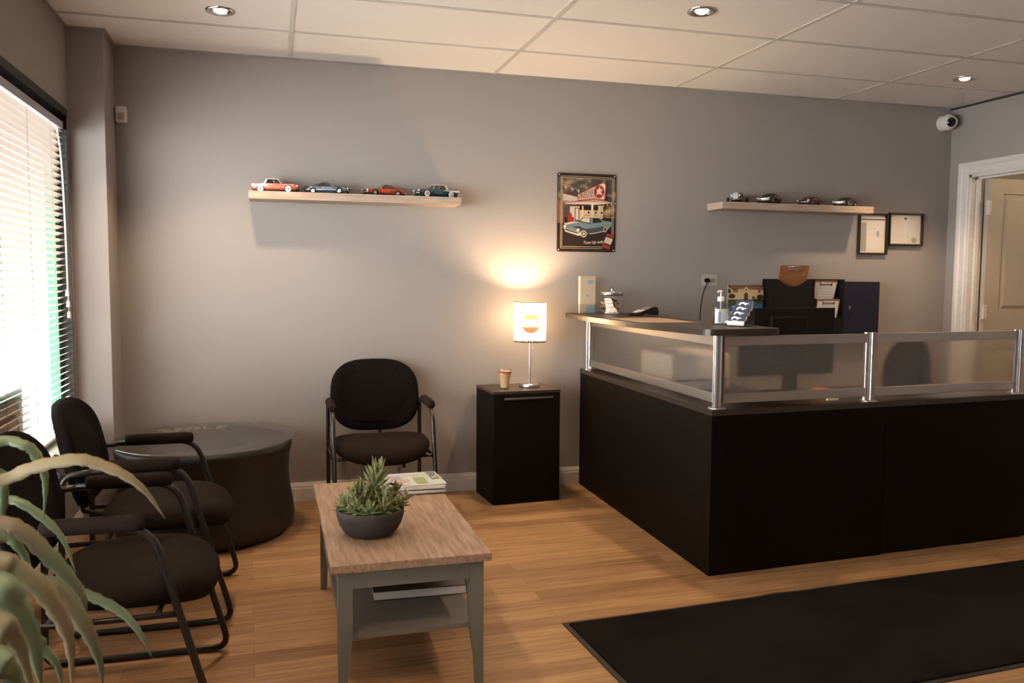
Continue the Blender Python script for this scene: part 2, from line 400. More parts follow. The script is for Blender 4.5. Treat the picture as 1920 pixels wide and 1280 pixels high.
# window
w = thing('window_1', None, None, (XL, (WY0 + WY1) / 2, WZ0)); w['kind'] = 'structure'
oy = (WY0 + WY1) / 2
def wl(p): return (p[0] - XL, p[1] - oy, p[2] - WZ0)
m = MB()
fx0, fx1 = XL - .09, XL - .045
for y0, y1 in ((WY0, WY0 + .06), (WY1 - .075, WY1), (1.95, 2.01)): m.box(wl((fx0, y0, WZ0)), wl((fx1, y1, WZ1)))
m.box(wl((fx0, WY0, WZ0)), wl((fx1, WY1, WZ0 + .06))); m.box(wl((fx0, WY0, WZ1 - .06)), wl((fx1, WY1, WZ1)))
m.build('window_frame', M['greenframe'], w)
m = MB()
for y0, y1 in ((WY1 - .012, WY1 + .012),): m.box(wl((XL - .045, y0, WZ0)), wl((XL + .006, y1 - .008, WZ1 + .02)))
m.box(wl((XL - .045, WY0, WZ1 - .016)), wl((XL + .008, WY1 + .012, WZ1 + .022)))
m.build('window_trim', M['blackframe'], w)
m = MB(); m.verts_faces([wl((XL - .070, y_, z_)) for y_, z_ in ((WY0 + .05, WZ0 + .05), (WY1 - .06, WZ0 + .05), (WY1 - .06, WZ1 - .05), (WY0 + .05, WZ1 - .05))], [(0, 1, 2, 3)]); m.build('window_pane', M['window'], w)
m = MB(); m.box(wl((XL - .045, WY0 - .03, WZ0 - .012)), wl((XL + .045, WY1 + .03, WZ0 + .018)), .004); m.build('window_sill', M['white'], w)
# blind
b = thing('venetian_blind', 'cream horizontal slat blind covering the big left window', 'blind', (XL - .023, 0, 0))
m = MB(); y0, y1 = WY0 + .02, WY1 - .035; n = 0; z = 2.045
while z > WZ0 + .07:
    vs = []; a = R(22)
    for yy in (y0, y1):
        for k in range(5):
            s_ = (k / 4 - .5) * .034; h_ = .0028 * (1 - (k / 2 - 1) ** 2)
            vs.append((s_ * math.cos(a) - h_ * math.sin(a), yy, z + s_ * math.sin(a) + h_ * math.cos(a)))
    m.verts_faces(vs, [(k, k + 1, 6 + k, 5 + k) for k in range(4)], smooth=True); z -= .0315; n += 1
zb = z
m.build('slats', M['slat'], b)
m = MB(); m.box((-.02, y0, 2.062), (.02, y1, 2.1), .003); m.build('headrail', M['headrail'], b)
m = MB(); m.box((-.014, y0, zb - .004), (.014, y1, zb + .008), .003); m.build('bottom_rail', M['slat'], b)
for yy in (.75, 1.7, 2.65, 3.62, 4.05, 4.45):
    m = MB(); m.cyl((.0175, yy, zb), (.0175, yy, 2.065), .0011, 6); m.cyl((-.0175, yy, zb), (-.0175, yy, 2.065), .0011, 6); m.build('ladder_cord', M['cord'], b)
for q, (dy, zz) in enumerate(((.0, 1.27), (.012, 1.215), (.024, 1.16))):
    m = MB(); m.tube(smooth_pts([(.02, 4.55 + dy, 2.06), (.03, 4.575 + dy, 1.9), (.032, 4.60 + dy, 1.6), (.034, 4.605 + dy, zz)]), .0016, 6)
    o = m.build('pull_cord', M['cordlight'], b)
    m = MB(); m.lathe([(.002, 0), (.007, -.004), (.009, -.03), (.0085, -.034)], 10, Matrix.Translation((.034, 4.605 + dy, zz))); m.build('tassel', M['cordlight'], o)
m = MB(); m.tube([(.03, 3.47, 2.06), (.034, 3.475, 1.3)], .003, 6); o = m.build('tilt_wand', M['clearblue'], b)
m = MB(); m.cyl((.034, 3.475, 1.31), (.034, 3.475, 1.25), .006, 8); m.build('wand_tip', M['cord'], o)
# sign standing in the window
sg = thing('window_sign', 'green bordered board with a beige arch leaning inside the window', 'sign', (XL - .050, 3.6, WZ0 + .06))
m = MB(); m.box((-.004, -.4, 0), (.002, .4, .30), .001); m.build('board', M['greenframe'], sg)
fm = face_mx((.0025, 0, 0), (0, -1, 0), (0, 0, 1)); fm = face_mx((.0025, 0, 0), (0, 1, 0), (0, 0, 1))
m = MB(); m.prism(rrect(.76, .25, .01, 3, 0, .14), 0, .0006, fm)
m.mat(1); m.prism(rrect(.70, .22, .10, 8, 0, .125), .0006, .0012, fm)
m.mat(2); m.prism(rrect(.66, .18, .085, 8, 0, .115), .0012, .0018, fm); m.mat(1); m.prism(rrect(.62, .15, .07, 8, 0, .11), .0018, .0022, fm)
m.build('artwork', [mat('sign_sage', (.22, .30, .22), .6), mat('sign_beige', (.55, .47, .36), .6), mat('sign_brown', (.25, .18, .12), .6)], sg)
# outside
m = MB(); m.box((-14, -8, -.3), (XL - .09, 14, -.12)); struct(m.build('ground_outside', M['ground']))
m = MB(); m.box((XL - 2.2, -6, -.12), (XL - .095, 12, -.10)); struct(m.build('floor_dimming_strip', M['dimstrip']))  # added unseen dark strip; cuts light bounced onto the slat undersides
m = MB(); m.box((XL - 1.4, -2, 2.47), (XL - .09, 6.5, 2.55)); m.box((XL - 1.45, -2, 2.36), (XL - 1.38, 6.5, 3.0)); struct(m.build('ceiling_soffit', M['soffit']))

# ------------------------------------------------------------------ downlights
LAMPS = [(-.215, 4.297), (1.955, 3.635), (4.148, 4.331)]
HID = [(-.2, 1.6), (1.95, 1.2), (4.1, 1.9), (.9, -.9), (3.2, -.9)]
LB = ['small recessed ceiling downlight nearest the left window wall', 'small recessed ceiling downlight above the reception counter', 'small recessed ceiling downlight in front of the open door']
def downlight(x, y):
    t_ = thing('recessed_light', None, None, (x, y, H))
    m = MB(); m.lathe([(.040, .010), (.040, -.002), (.062, -.007), (.068, -.004), (.070, .003), (.070, .0115), (.040, .0115)], 32, cap=False)
    m.build('trim_ring', M['chrome'] if x < 3 else M['chrome'], t_)
    m = MB(); m.lathe([(.0395, -.001), (.03, .004), (.028, .011)], 24, cap=False); m.build('reflector', M['chrome'], t_)
    m = MB(); m.lathe([(.001, -.011), (.016, -.010), (.026, -.005), (.028, .003), (.028, .010)], 20); m.build('bulb', M['spotbulb'], t_)
    return t_
for i, (x, y) in enumerate(LAMPS):
    o = downlight(x, y); tag(o, LB[i], 'ceiling light', 'recessed ceiling downlights')
def spot(x, y, e, ang=150, bl=.7, col=(1, .70, .44), ss=.035):
    l = bpy.data.lights.new('downlight_lamp', 'SPOT'); l.energy = e; l.color = col; l.spot_size = R(ang); l.spot_blend = bl; l.shadow_soft_size = ss
    o = bpy.data.objects.new('downlight_lamp', l); COL.objects.link(o); o.location = (x, y, H - .02)
for x, y in LAMPS: spot(x, y, 85, 100, .45)
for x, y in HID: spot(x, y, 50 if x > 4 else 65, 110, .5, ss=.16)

# ------------------------------------------------------------------ floating shelves and model cars
def shelf(label, x0, x1, z0, z1, dep):
    m = MB(); m.box((x0, YB - dep, z0), (x1, YB - .0005, z1), .0015)
    return tag(m.build('floating_shelf', M['shelfwood']), label, 'shelf', 'floating wall shelves')
SD = .20
shelf('long grey oak floating shelf left of the tin sign', -.116, 1.086, 1.768, 1.812, SD)
shelf('long grey oak floating shelf over the reception desk', 2.814, 3.975, 1.797, 1.842, SD)

CM = dict(
    coral=mat('coral_paint', (.62, .10, .035), .22, coat=.8), cream=mat('cream_paint', (.75, .70, .62), .25, coat=.6),
    bluegrey=mat('bluegrey_paint', (.10, .14, .17), .2, .4, coat=.9), orange=mat('orange_paint', (.60, .085, .02), .2, coat=.8),
    rust=mat('deep_orange_paint', (.30, .035, .012), .25, coat=.7),
    teal=mat('teal_paint', (.012, .045, .065), .18, coat=1), tealdoor=mat('teal_door_paint', (.03, .10, .13), .2, coat=.8), black=mat('gloss_black', (.010, .008, .007), .12, coat=1),
    maroon=mat('maroon_paint', (.24, .014, .014), .2, coat=.9), darkgreen=mat('dark_green_paint', (.010, .016, .012), .15, coat=1),
    glass=mat('model_glass', (.02, .017, .015), .08, coat=1), tyre=mat('model_tyre', (.012, .011, .010), .7), whitewall=mat('whitewall', (.80, .78, .74), .5),
    chassis=mat('model_chassis', (.012, .011, .010), .8), lens=mat('headlamp_lens', (.85, .80, .70), .1, coat=1), chrome=M['chrome'])
def lerp(tab, t):
    for (a, va), (b_, vb) in zip(tab, tab[1:]):
        if t <= b_: return va + (vb - va) * max(0, (t - a)) / (b_ - a)
    return tab[-1][1]
def model_car(name, label, group, loc, rz, paint, style='fifties', roofmat=None, L=.265, W=.098, Hh=.076, door=None, two=None, ww=False, hub='chrome', plate=False):
    t_ = thing(name, label, 'model car', loc, rz, group)
    fif = style == 'fifties'
    top = [(0, .50), (.03, .60), (.12, .63), (.30, .63), (.60, .64), (.70, .63), (.92, .585), (.98, .55), (1, .44)] if fif else \
          [(0, .52), (.04, .62), (.12, .66), (.30, .66), (.60, .65), (.72, .62), (.92, .56), (.98, .52), (1, .42)]
    wid = [(0, .78), (.03, .90), (.12, 1), (.88, 1), (.96, .93), (1, .80)]
    rings = []; N = 26
    for i in range(N + 1):
        u = i / N; zt = lerp(top, u) * Hh; w_ = lerp(wid, u) * W / 2; zb_ = Hh * (.17 + (.06 if u < .04 or u > .96 else 0)); x = (u - .5) * L
        dz = Hh * .05
        if fif and u < .30: dz -= Hh * .10 * (1 - u / .30)          # tail fins stand above the deck
        half = [(w_ * .86, zb_), (w_, zb_ + .10 * Hh), (w_, zt * .60), (w_ * .985, zt - .06 * Hh), (w_ * .90, zt - dz * .3 if dz > 0 else zt - dz), (w_ * .72, zt - .0 if dz > 0 else zt + .0), (w_ * .3, zt + Hh * .018)]
        ring = [(x, y, z) for y, z in half] + [(x, -y, z) for y, z in half[::-1]]
        rings.append(ring)
    m = MB(); m.sm = True; m.loft(rings); m.build('car_body', CM[paint], t_)
    rw = Hh * .235; wx = (-.285 * L if fif else -.275 * L, .31 * L)
    m = MB(); m.box((-.47 * L, -W * .40, Hh * .10), (.47 * L, W * .40, Hh * .2))
    for x in wx:
        for s_ in (1, -1): m.cyl((x, s_ * W * .36, rw * 1.08), (x, s_ * (W / 2 + .0006), rw * 1.08), rw * 1.2, 24)
    m.build('chassis', CM['chassis'], t_)
    for x in wx:
        for s_ in (1, -1):
            mx_ = Matrix.Translation((x, s_ * (W / 2 - .006), rw)) @ Matrix.Rotation(-s_ * PI / 2, 4, 'X')
            m = MB(); m.lathe([(rw * .55, -.008), (rw * .9, -.008), (rw, -.005), (rw, .005), (rw * .92, .0078), (rw * .7, .0082), (rw * .64, .0075), (.0001, .0070)], 24, mx_, cap=False)
            if ww: m.mat(1); m.lathe([(rw * .93, .0080), (rw * .62, .0086)], 24, mx_, cap=False)
            o = m.build('wheel', [CM['tyre'], CM['whitewall']], t_)
            m = MB(); m.lathe([(rw * .62, .0078), (rw * .60, .0090), (rw * .50, .0076), (rw * .2, .0082), (rw * .16, .0105), (.0001, .011)], 20, mx_, cap=False)
            if not ww:
                for k in range(5):
                    a = 2 * PI * k / 5; m.box((-.0016, 0, .0078), (.0016, rw * .55, .0092), 0, mx_ @ Matrix.Rotation(a, 4, 'Z'))
            m.build('hub_cap', CM[hub], o)
    zb_ = Hh * .60
    if fif: base = (-.24, .17); roof = (-.17, .075); 
    else: base = (-.37, .16); roof = (-.12, .03)
    bw, rf = W * .45, W * .345; zr = Hh * .965
    def sec(x0, x1, w_, z, k=.08):
        return [(x1 * L, -w_ * .86, z), ((x1 + k * .3) * L, 0, z), (x1 * L, w_ * .86, z), ((x1 - .03) * L, w_, z), ((x0 + .04) * L, w_, z), (x0 * L, w_ * .82, z), ((x0 - k * .3) * L, 0, z), (x0 * L, -w_ * .82, z), ((x0 + .04) * L, -w_, z), ((x1 - .03) * L, -w_, z)]
    m = MB(); m.sm = True; m.loft([sec(base[0], base[1], bw, zb_), sec((base[0] + roof[0]) / 2 - (.01 if fif else 0), (base[1] + roof[1]) / 2 + .005, (bw * .55 + rf * .45), (zb_ + zr) / 2 + .001), sec(roof[0], roof[1], rf, zr - .001)], smooth=False)
    m.build('cabin_glass', CM['glass'], t_)
    rm = CM[roofmat or paint]
    m = MB(); m.loft([sec(roof[0] - .012, roof[1] + .006, rf * 1.04, zr - .0025), sec(roof[0], roof[1], rf, zr + .001), sec(roof[0] + .03, roof[1] - .03, rf * .7, zr + .003)], smooth=True)
    for s_ in (1, -1):     # rear quarter pillar, windscreen pillar, centre pillar
        x0, x1 = base[0] * L, roof[0] * L; q = .055 * L if fif else .10 * L
        m.verts_faces([(x0 + .002, s_ * bw * 1.0, zb_), (x0 + q, s_ * bw * 1.02, zb_), (x1 + q * .55, s_ * rf * 1.05, zr), (x1 - .002, s_ * rf * .98, zr),
                       (x0 + .002, s_ * bw * .8, zb_), (x0 + q, s_ * bw * .9, zb_), (x1 + q * .55, s_ * rf * .9, zr), (x1 - .002, s_ * rf * .8, zr)],
                      [(0, 1, 2, 3), (4, 5, 6, 7), (0, 1, 5, 4), (1, 2, 6, 5), (2, 3, 7, 6), (3, 0, 4, 7)])
        m.tube([((base[1] - .015) * L, s_ * bw, zb_), ((roof[1] - .008) * L, s_ * rf, zr)], .0013, 6)
        if fif or style == 'coupe': m.tube([((base[1] - .16) * L, s_ * bw * 1.01, zb_), ((roof[1] - .10) * L, s_ * rf * 1.02, zr)], .001, 6)
    m.build('roof', rm, t_)
    for s_ in (1, -1):
        zz0, zz1 = Hh * .27, Hh * .60
        m = MB(); m.box((-.075 * L, s_ * (W / 2 - .003), zz0), (.15 * L, s_ * (W / 2 + .0011), zz1 - .002), .0008); 
        dd = m.build('door', CM[door or paint], t_)
        m = MB(); m.box((-.062 * L, s_ * (W / 2 + .0008), zz1 - .010), (-.04 * L, s_ * (W / 2 + .0022), zz1 - .008)); m.build('handle', CM['chrome'], dd)
        m = MB(); m.sphere((.155 * L, s_ * (W * .50 + .002), Hh * .66), .0035, u=10, v=6, sc=(1, .8, .8)); m.build('mirror', CM['chrome'], t_)
        hz = .455 if fif else .43
        m = MB(); mx_ = Matrix.Translation((.483 * L, s_ * W * .36, hz * Hh)) @ Matrix.Rotation(PI / 2, 4, 'Y')
        m.lathe([(.0062, -.004), (.0062, .003), (.0045, .0055), (.0001, .0065)], 14, mx_, cap=False); m.build('headlamp', CM['lens'], t_)
        m = MB(); m.box((-.502 * L, s_ * W * .24, Hh * .36), (-.488 * L, s_ * W * .40, Hh * .44), .001); m.build('tail_lamp', CM['rust'], t_)
        if two:
            m = MB(); yy = s_ * (W / 2 + .0005)
            if two == 'rear':
                pl = [(-.47, .40), (-.10, .42), (-.13, .50), (-.09, .60), (-.48, .58)]
            else:
                pl = [(-.49, .42), (-.35, .44), (-.10, .52), (-.10, .55), (-.49, .58)]
            mx_ = face_mx((0, yy - .0006 * s_, 0), (1, 0, 0), (0, 0, 1)); m.prism([(x * L, z * Hh) for x, z in pl], -.0012, .0012, mx_)
            m.mat(1); m.prism([(-.10 * L, .555 * Hh), (.44 * L, .49 * Hh), (.44 * L, .51 * Hh), (-.10 * L, .58 * Hh)], -.0012, .0012, mx_)
            m.build('side_panel', [CM['cream'], CM['chrome']], t_)
    if two == 'rear':
        m = MB(); m.sm = True; m.loft([[(x * L, y * W * .43, Hh * (z_ + .012)) for y, z_ in ((-1, .62), (-.5, .645), (0, .65), (.5, .645), (1, .62), (.9, .60), (-.9, .60))] for x in (-.47, -.40, -.30, -.22)]); m.build('boot_lid', CM['cream'], t_)
    for s_ in (1, -1):
        m = MB(); xx = s_ * .505 * L
        m.tube([(xx * .95, -W * .49, Hh * .27), (xx, -W * .40, Hh * .27), (xx * 1.015, 0, Hh * .27), (xx, W * .40, Hh * .27), (xx * .95, W * .49, Hh * .27)], .003 if fif else .0022, 8)
        if fif:
            for q in (-1, 1): m.sphere((xx * 1.01, q * W * .22, Hh * .29), .0045, u=10, v=6)
        m.build('bumper', CM['chrome'], t_)
    m = MB(); m.box((.490 * L, -W * .30, Hh * .33), (.502 * L, W * .30, Hh * .47), .001)
    for q in range(5): m.box((.500 * L, -W * .29, Hh * (.345 + .026 * q)), (.506 * L, W * .29, Hh * (.352 + .026 * q)))
    m.build('grille', CM['chrome'] if fif or plate else CM['chassis'], t_)
    if plate:
        m = MB(); m.box((.506 * L, -.011, Hh * .22), (.512 * L, .011, Hh * .33)); m.build('number_plate', CM['cream'], t_)
    return t_
def hot_rod(label, group, loc, rz):
    t_ = thing('model_hot_rod', label, 'model car', loc, rz, group)
    L = .20
    m = MB(); m.box((-.09, -.022, .016), (.10, .022, .022), .001); m.tube([(.085, -.045, .017), (.085, .045, .017)], .002); m.tube([(-.07, -.045, .02), (-.07, .045, .02)], .003); m.build('chassis', CM['chassis'], t_)
    m = MB(); m.sm = True; m.loft([[(x, y * w_, z0 + z * h_) for y, z in ((-1, 0), (-1, .8), (-.8, 1), (.8, 1), (1, .8), (1, 0))] for x, w_, z0, h_ in ((-.085, .02, .022, .02), (-.07, .03, .02, .034), (-.03, .032, .02, .036), (-.002, .03, .02, .034), (.01, .022, .02, .03))]); m.build('car_body', CM['black'], t_)
    m = MB(); m.box((.02, -.013, .022), (.066, .013, .042), .002)
    for s_ in (1, -1):
        for k in range(4): m.tube([(.027 + .01 * k, s_ * .012, .036), (.027 + .01 * k, s_ * .022, .032), (.015 + .01 * k, s_ * .026, .022)], .0018, 6)
    m.cyl((.043, 0, .042), (.043, 0, .060), .010); m.cyl((.043, 0, .060), (.043, 0, .066), .015, 20); m.build('engine', CM['chrome'], t_)
    m = MB(); m.prism(rrect(.034, .038, .008), 0, .008, face_mx((.078, 0, .042), (0, 1, 0), (0, 0, 1)))
    for k in range(-3, 4): m.box((.086, k * .004 - .0006, .026), (.088, k * .004 + .0006, .058))
    m.build('radiator', CM['chrome'], t_)
    for s_ in (1, -1):
        m = MB(); m.sphere((.082, s_ * .027, .046), .0075, u=12, v=8, sc=(1.1, 1, 1)); m.cyl((.082, s_ * .027, .04), (.082, s_ * .015, .03), .0015, 6); m.build('headlamp', CM['lens'], t_)
        m = MB(); m.verts_faces([(-.005, s_ * .001, .056), (-.005, s_ * .028, .055), (-.012, s_ * .026, .068), (-.012, s_ * .001, .068)], [(0, 1, 2, 3)]); m.build('windscreen', CM['glass'], t_)
    for x, r_, wd in ((.085, .0165, .012), (-.07, .021, .018)):
        for s_ in (1, -1):
            mx_ = Matrix.Translation((x, s_ * .047, r_)) @ Matrix.Rotation(-s_ * PI / 2, 4, 'X')
            m = MB(); m.lathe([(r_ * .55, -wd / 2), (r_ * .95, -wd / 2), (r_, -wd * .4), (r_, wd * .4), (r_ * .95, wd / 2), (r_ * .6, wd / 2), (.0001, wd * .45)], 24, mx_, cap=False)
            o = m.build('wheel', CM['tyre'], t_)
            m = MB(); m.lathe([(r_ * .62, wd * .5), (r_ * .55, wd * .56), (r_ * .3, wd * .5), (.0001, wd * .62)], 18, mx_, cap=False); m.build('hub_cap', CM['chrome'], o)
    m = MB(); m.tube([(.10, -.035, .018), (.104, 0, .016), (.10, .035, .018)], .0022, 8); m.build('bumper', CM['chrome'], t_)
    return t_
G1, G2 = 'model cars on the left shelf', 'model cars on the right shelf'
z1, z2 = 1.8125, 1.8425; yc = YB - .115
model_car('model_car', 'coral and cream fifties model car at the left end of the left shelf', G1, (.030, yc + .005, z1), R(-13), 'coral', roofmat='cream', two='rear', ww=True, L=.258)
model_car('model_car', 'blue-grey muscle model car second on the left shelf', G1, (.314, yc, z1), R(-15), 'bluegrey', 'muscle', L=.255, Hh=.066)
model_car('model_car', 'orange coupe model car with bright orange door on the left shelf', G1, (.640, yc, z1), R(180 + 17), 'rust', 'muscle', door='orange', L=.245, Hh=.063)
model_car('model_car', 'dark teal fifties model car with white roof on the left shelf', G1, (.950, yc, z1), R(180 + 14), 'teal', roofmat='cream', door='tealdoor', two='fin', ww=True, L=.262)
hot_rod('chrome and black open-wheel hot rod model at left end of right shelf', G2, (2.975, yc, z2), R(180 + 48))
model_car('model_car', 'glossy black coupe model car with big chrome grille on the right shelf', G2, (3.215, yc, z2), R(180 + 36), 'black', 'coupe', L=.235, Hh=.072, plate=True)
model_car('model_car', 'dark red muscle model car third on the right shelf', G2, (3.525, yc, z2), R(180 + 33), 'maroon', 'muscle', L=.24, Hh=.062)
model_car('model_car', 'dark green coupe model car at the right end of the right shelf', G2, (3.805, yc, z2), R(180 + 33), 'darkgreen', 'muscle', L=.24, Hh=.063, plate=True)

# ------------------------------------------------------------------ wall items
def pic_mx(x, z, y=None, n=0): return face_mx((x, (YB if y is None else y) - n, z), (1, 0, 0), (0, 0, 1))
# tin sign: drawn in a 710 x 955 field
ts = thing('tin_sign', 'rusty tin wall sign of a fifties car at a service station', 'sign', (1.951, YB - .002, 1.759))
SW, SH = .402, .498
def pp(pts): return [((u - 505) / 710 * SW, (632 - v) / 955 * SH) for u, v in pts]
fz = face_mx((0, 0, 0), (1, 0, 0), (0, 0, 1))
m = MB(); m.prism(rrect(SW, SH, .012), 0, .003, fz); m.build('plate', mat('tin_dark', (.018, .011, .008), .4, noise=(9, (.05, .022, .012), 5, (1, 1, 1)), r0=.45, r1=.75), ts)
AM = [mat('sky_smoke', (.05, .05, .045), .5, noise=(11, (.42, .29, .15), 4, (1, 1, 2)), r0=.48, r1=.72),    # 0 sky
      mat('art_cream', (.62, .50, .40), .5), mat('art_red', (.28, .02, .015), .5), mat('art_dark', (.022, .013, .010), .45),
      mat('art_blue', (.13, .18, .20), .4), mat('art_pale', (.50, .43, .36), .5), mat('art_gold', (.55, .38, .18), .5), mat('art_deepblue', (.04, .05, .06), .4), mat('art_brown', (.12, .05, .03), .5, noise=(14, (.20, .09, .05), 3, (1, 1, 1)))]
m = MB(); lay = [.0031]
def P(i, pts, dl=.00018):
    m.mat(i); m.prism(pp(pts), lay[0], lay[0] + .0003, fz); lay[0] += dl
P(0, [(160, 205), (855, 215), (855, 700), (160, 700)])
P(3, [(160, 690), (855, 690), (850, 1045), (165, 1040)])
P(8, [(155, 480), (225, 500), (240, 760), (155, 760)])
for i, u in enumerate(range(200, 440, 38)): P([3, 1, 2, 5][i % 4], [(u, 310 + i * 9), (u + 26, 314 + i * 9), (u + 14, 352 + i * 9)])
for i, u in enumerate(range(625, 850, 24)): P([3, 6][i % 2], [(u, 545 - i * 5), (u + 16, 543 - i * 5), (u + 8, 572 - i * 5)])
P(5, [(215, 395), (390, 435), (390, 500), (215, 490)]); P(2, [(215, 395), (390, 435), (390, 445), (215, 406)])
P(6, [(300, 560), (700, 540), (700, 700), (300, 740)]); P(3, [(415, 545), (640, 535), (640, 600), (415, 600)])
P(5, [(300, 560), (355, 560), (355, 740), (300, 740)]); P(3, [(358, 575), (412, 575), (412, 730), (358, 730)]); P(5, [(366, 583), (404, 583), (404, 722), (366, 722)])
P(1, [(555, 520), (582, 520), (582, 700), (555, 700)]); P(1, [(445, 550), (460, 550), (460, 700), (445, 700)]); P(1, [(642, 540), (654, 540), (654, 700), (642, 700)])
for u in (522, 612, 682): P(1, ell(u, 628, 20, 24)); P(3, ell(u, 628, 13, 15))
P(2, ell(295, 670, 26, 34)); P(2, [(270, 680), (345, 690), (345, 745), (270, 745)])
P(1, [(215, 505), (605, 455), (800, 495), (800, 505), (620, 530), (250, 530)]); P(2, [(215, 512), (605, 462), (800, 494), (800, 500), (605, 474), (215, 522)]); P(2, [(225, 522), (605, 484), (795, 506), (605, 493)])
P(3, [(700, 262), (745, 275), (735, 470), (715, 475)])
P(2, [(385, 405), (690, 255), (728, 268), (738, 300), (720, 470), (605, 455), (388, 492)]); P(1, [(394, 412), (690, 266), (716, 276), (724, 300), (708, 465), (605, 447), (396, 482)])
P(2, ell(648, 370, 62, 78, 32)); 
P(1, [(612, 345), (640, 340), (652, 300), (660, 342), (690, 335), (668, 370), (686, 415), (648, 395), (612, 420), (622, 372)], .0001)
P(3, [(215, 880), (430, 780), (760, 830), (745, 880), (480, 960), (330, 950)])                     # car shadow
P(4, [(225, 800), (240, 770), (330, 745), (415, 745), (450, 690), (500, 680), (640, 682), (690, 720), (800, 735), (798, 790), (740, 850), (480, 900), (240, 850)])
P(5, [(230, 765), (330, 742), (412, 742), (390, 752), (330, 765), (240, 790)]); P(7, [(330, 800), (740, 770), (740, 850), (500, 890), (420, 850)])
P(4, [(400, 790), (790, 745), (740, 790), (480, 830)], .0001)
P(3, [(415, 740), (450, 690), (550, 690), (545, 770)]); P(5, [(430, 735), (456, 697), (540, 697), (535, 755)]); P(3, [(568, 700), (640, 692), (690, 740), (575, 760)])
P(5, [(440, 688), (500, 676), (640, 680), (700, 728), (650, 692), (560, 690), (470, 694)])
P(5, [(228, 820), (430, 880), (480, 885), (480, 905), (400, 915), (240, 865)]); P(3, [(240, 830), (400, 878), (395, 890), (245, 848)]); P(5, [(540, 885), (735, 845), (735, 852), (542, 893)])
P(5, ell(465, 890, 36, 42)); P(3, ell(465, 890, 25, 30)); P(5, ell(465, 890, 14, 17)); P(5, ell(724, 830, 20, 34)); P(3, ell(724, 830, 13, 25))
for u in (235, 395): P(1, ell(u, 845 - (0 if u > 300 else 40), 17, 19))
P(3, [(745, 870), (842, 905), (780, 1085), (678, 1050)]); P(2, [(750, 878), (836, 908), (824, 940), (738, 908)]); P(5, [(735, 920), (820, 950), (795, 1020), (708, 990)]); P(6, ell(762, 968, 20, 20)); P(2, [(700, 1005), (790, 1035), (778, 1075), (686, 1045)])
m.build('artwork', AM, ts)
m = MB(); lay[0] += .0001
for a, b_ in (((185, 195), (825, 1070)), ((200, 212), (808, 1050))):
    for q in ([(a[0], a[1]), (b_[0], a[1]), (b_[0], a[1] + 5), (a[0], a[1] + 5)], [(a[0], b_[1] - 5), (680 if a[0] < 190 else 690, b_[1] - 5), (690, b_[1]), (a[0], b_[1])], [(a[0], a[1]), (a[0] + 5, a[1]), (a[0] + 5, b_[1]), (a[0], b_[1])], [(b_[0] - 5, a[1]), (b_[0], a[1]), (b_[0], 890), (b_[0] - 5, 890)]):
        m.prism(pp(q), lay[0], lay[0] + .0003, fz)
m.build('border_lines', mat('border_cream', (.50, .38, .26), .5), ts)
tz = lay[0] + .0005
def tmx(u, v, rot=0, sh=0):
    (x, y), = pp([(u, v)])
    return fz @ Matrix.Translation((x, y, tz)) @ Matrix.Rotation(R(rot), 4, 'Z')
m = MB(); m.text('BUSTED', .031, tmx(500, 392, 14), .0004, .0001, .98); m.text('KNUCKLE', .028, tmx(503, 437, 10), .0004, .0001, 1.0); m.build('lettering', mat('sign_maroon', (.16, .012, .010), .5), ts)
m = MB(); m.text('Tune Up with', .026, tmx(577, 992, 3), .0004, .0002, .95, shear=.3); m.build('lettering', AM[1], ts)
for sx in (-1, 1):
    for sz in (-1, 1):
        m = MB(); m.sphere((sx * (SW / 2 - .012), -.0035, sz * (SH / 2 - .012)), .004, u=10, v=6, sc=(1, .5, 1)); m.build('nail', M['whiteplastic'], ts)
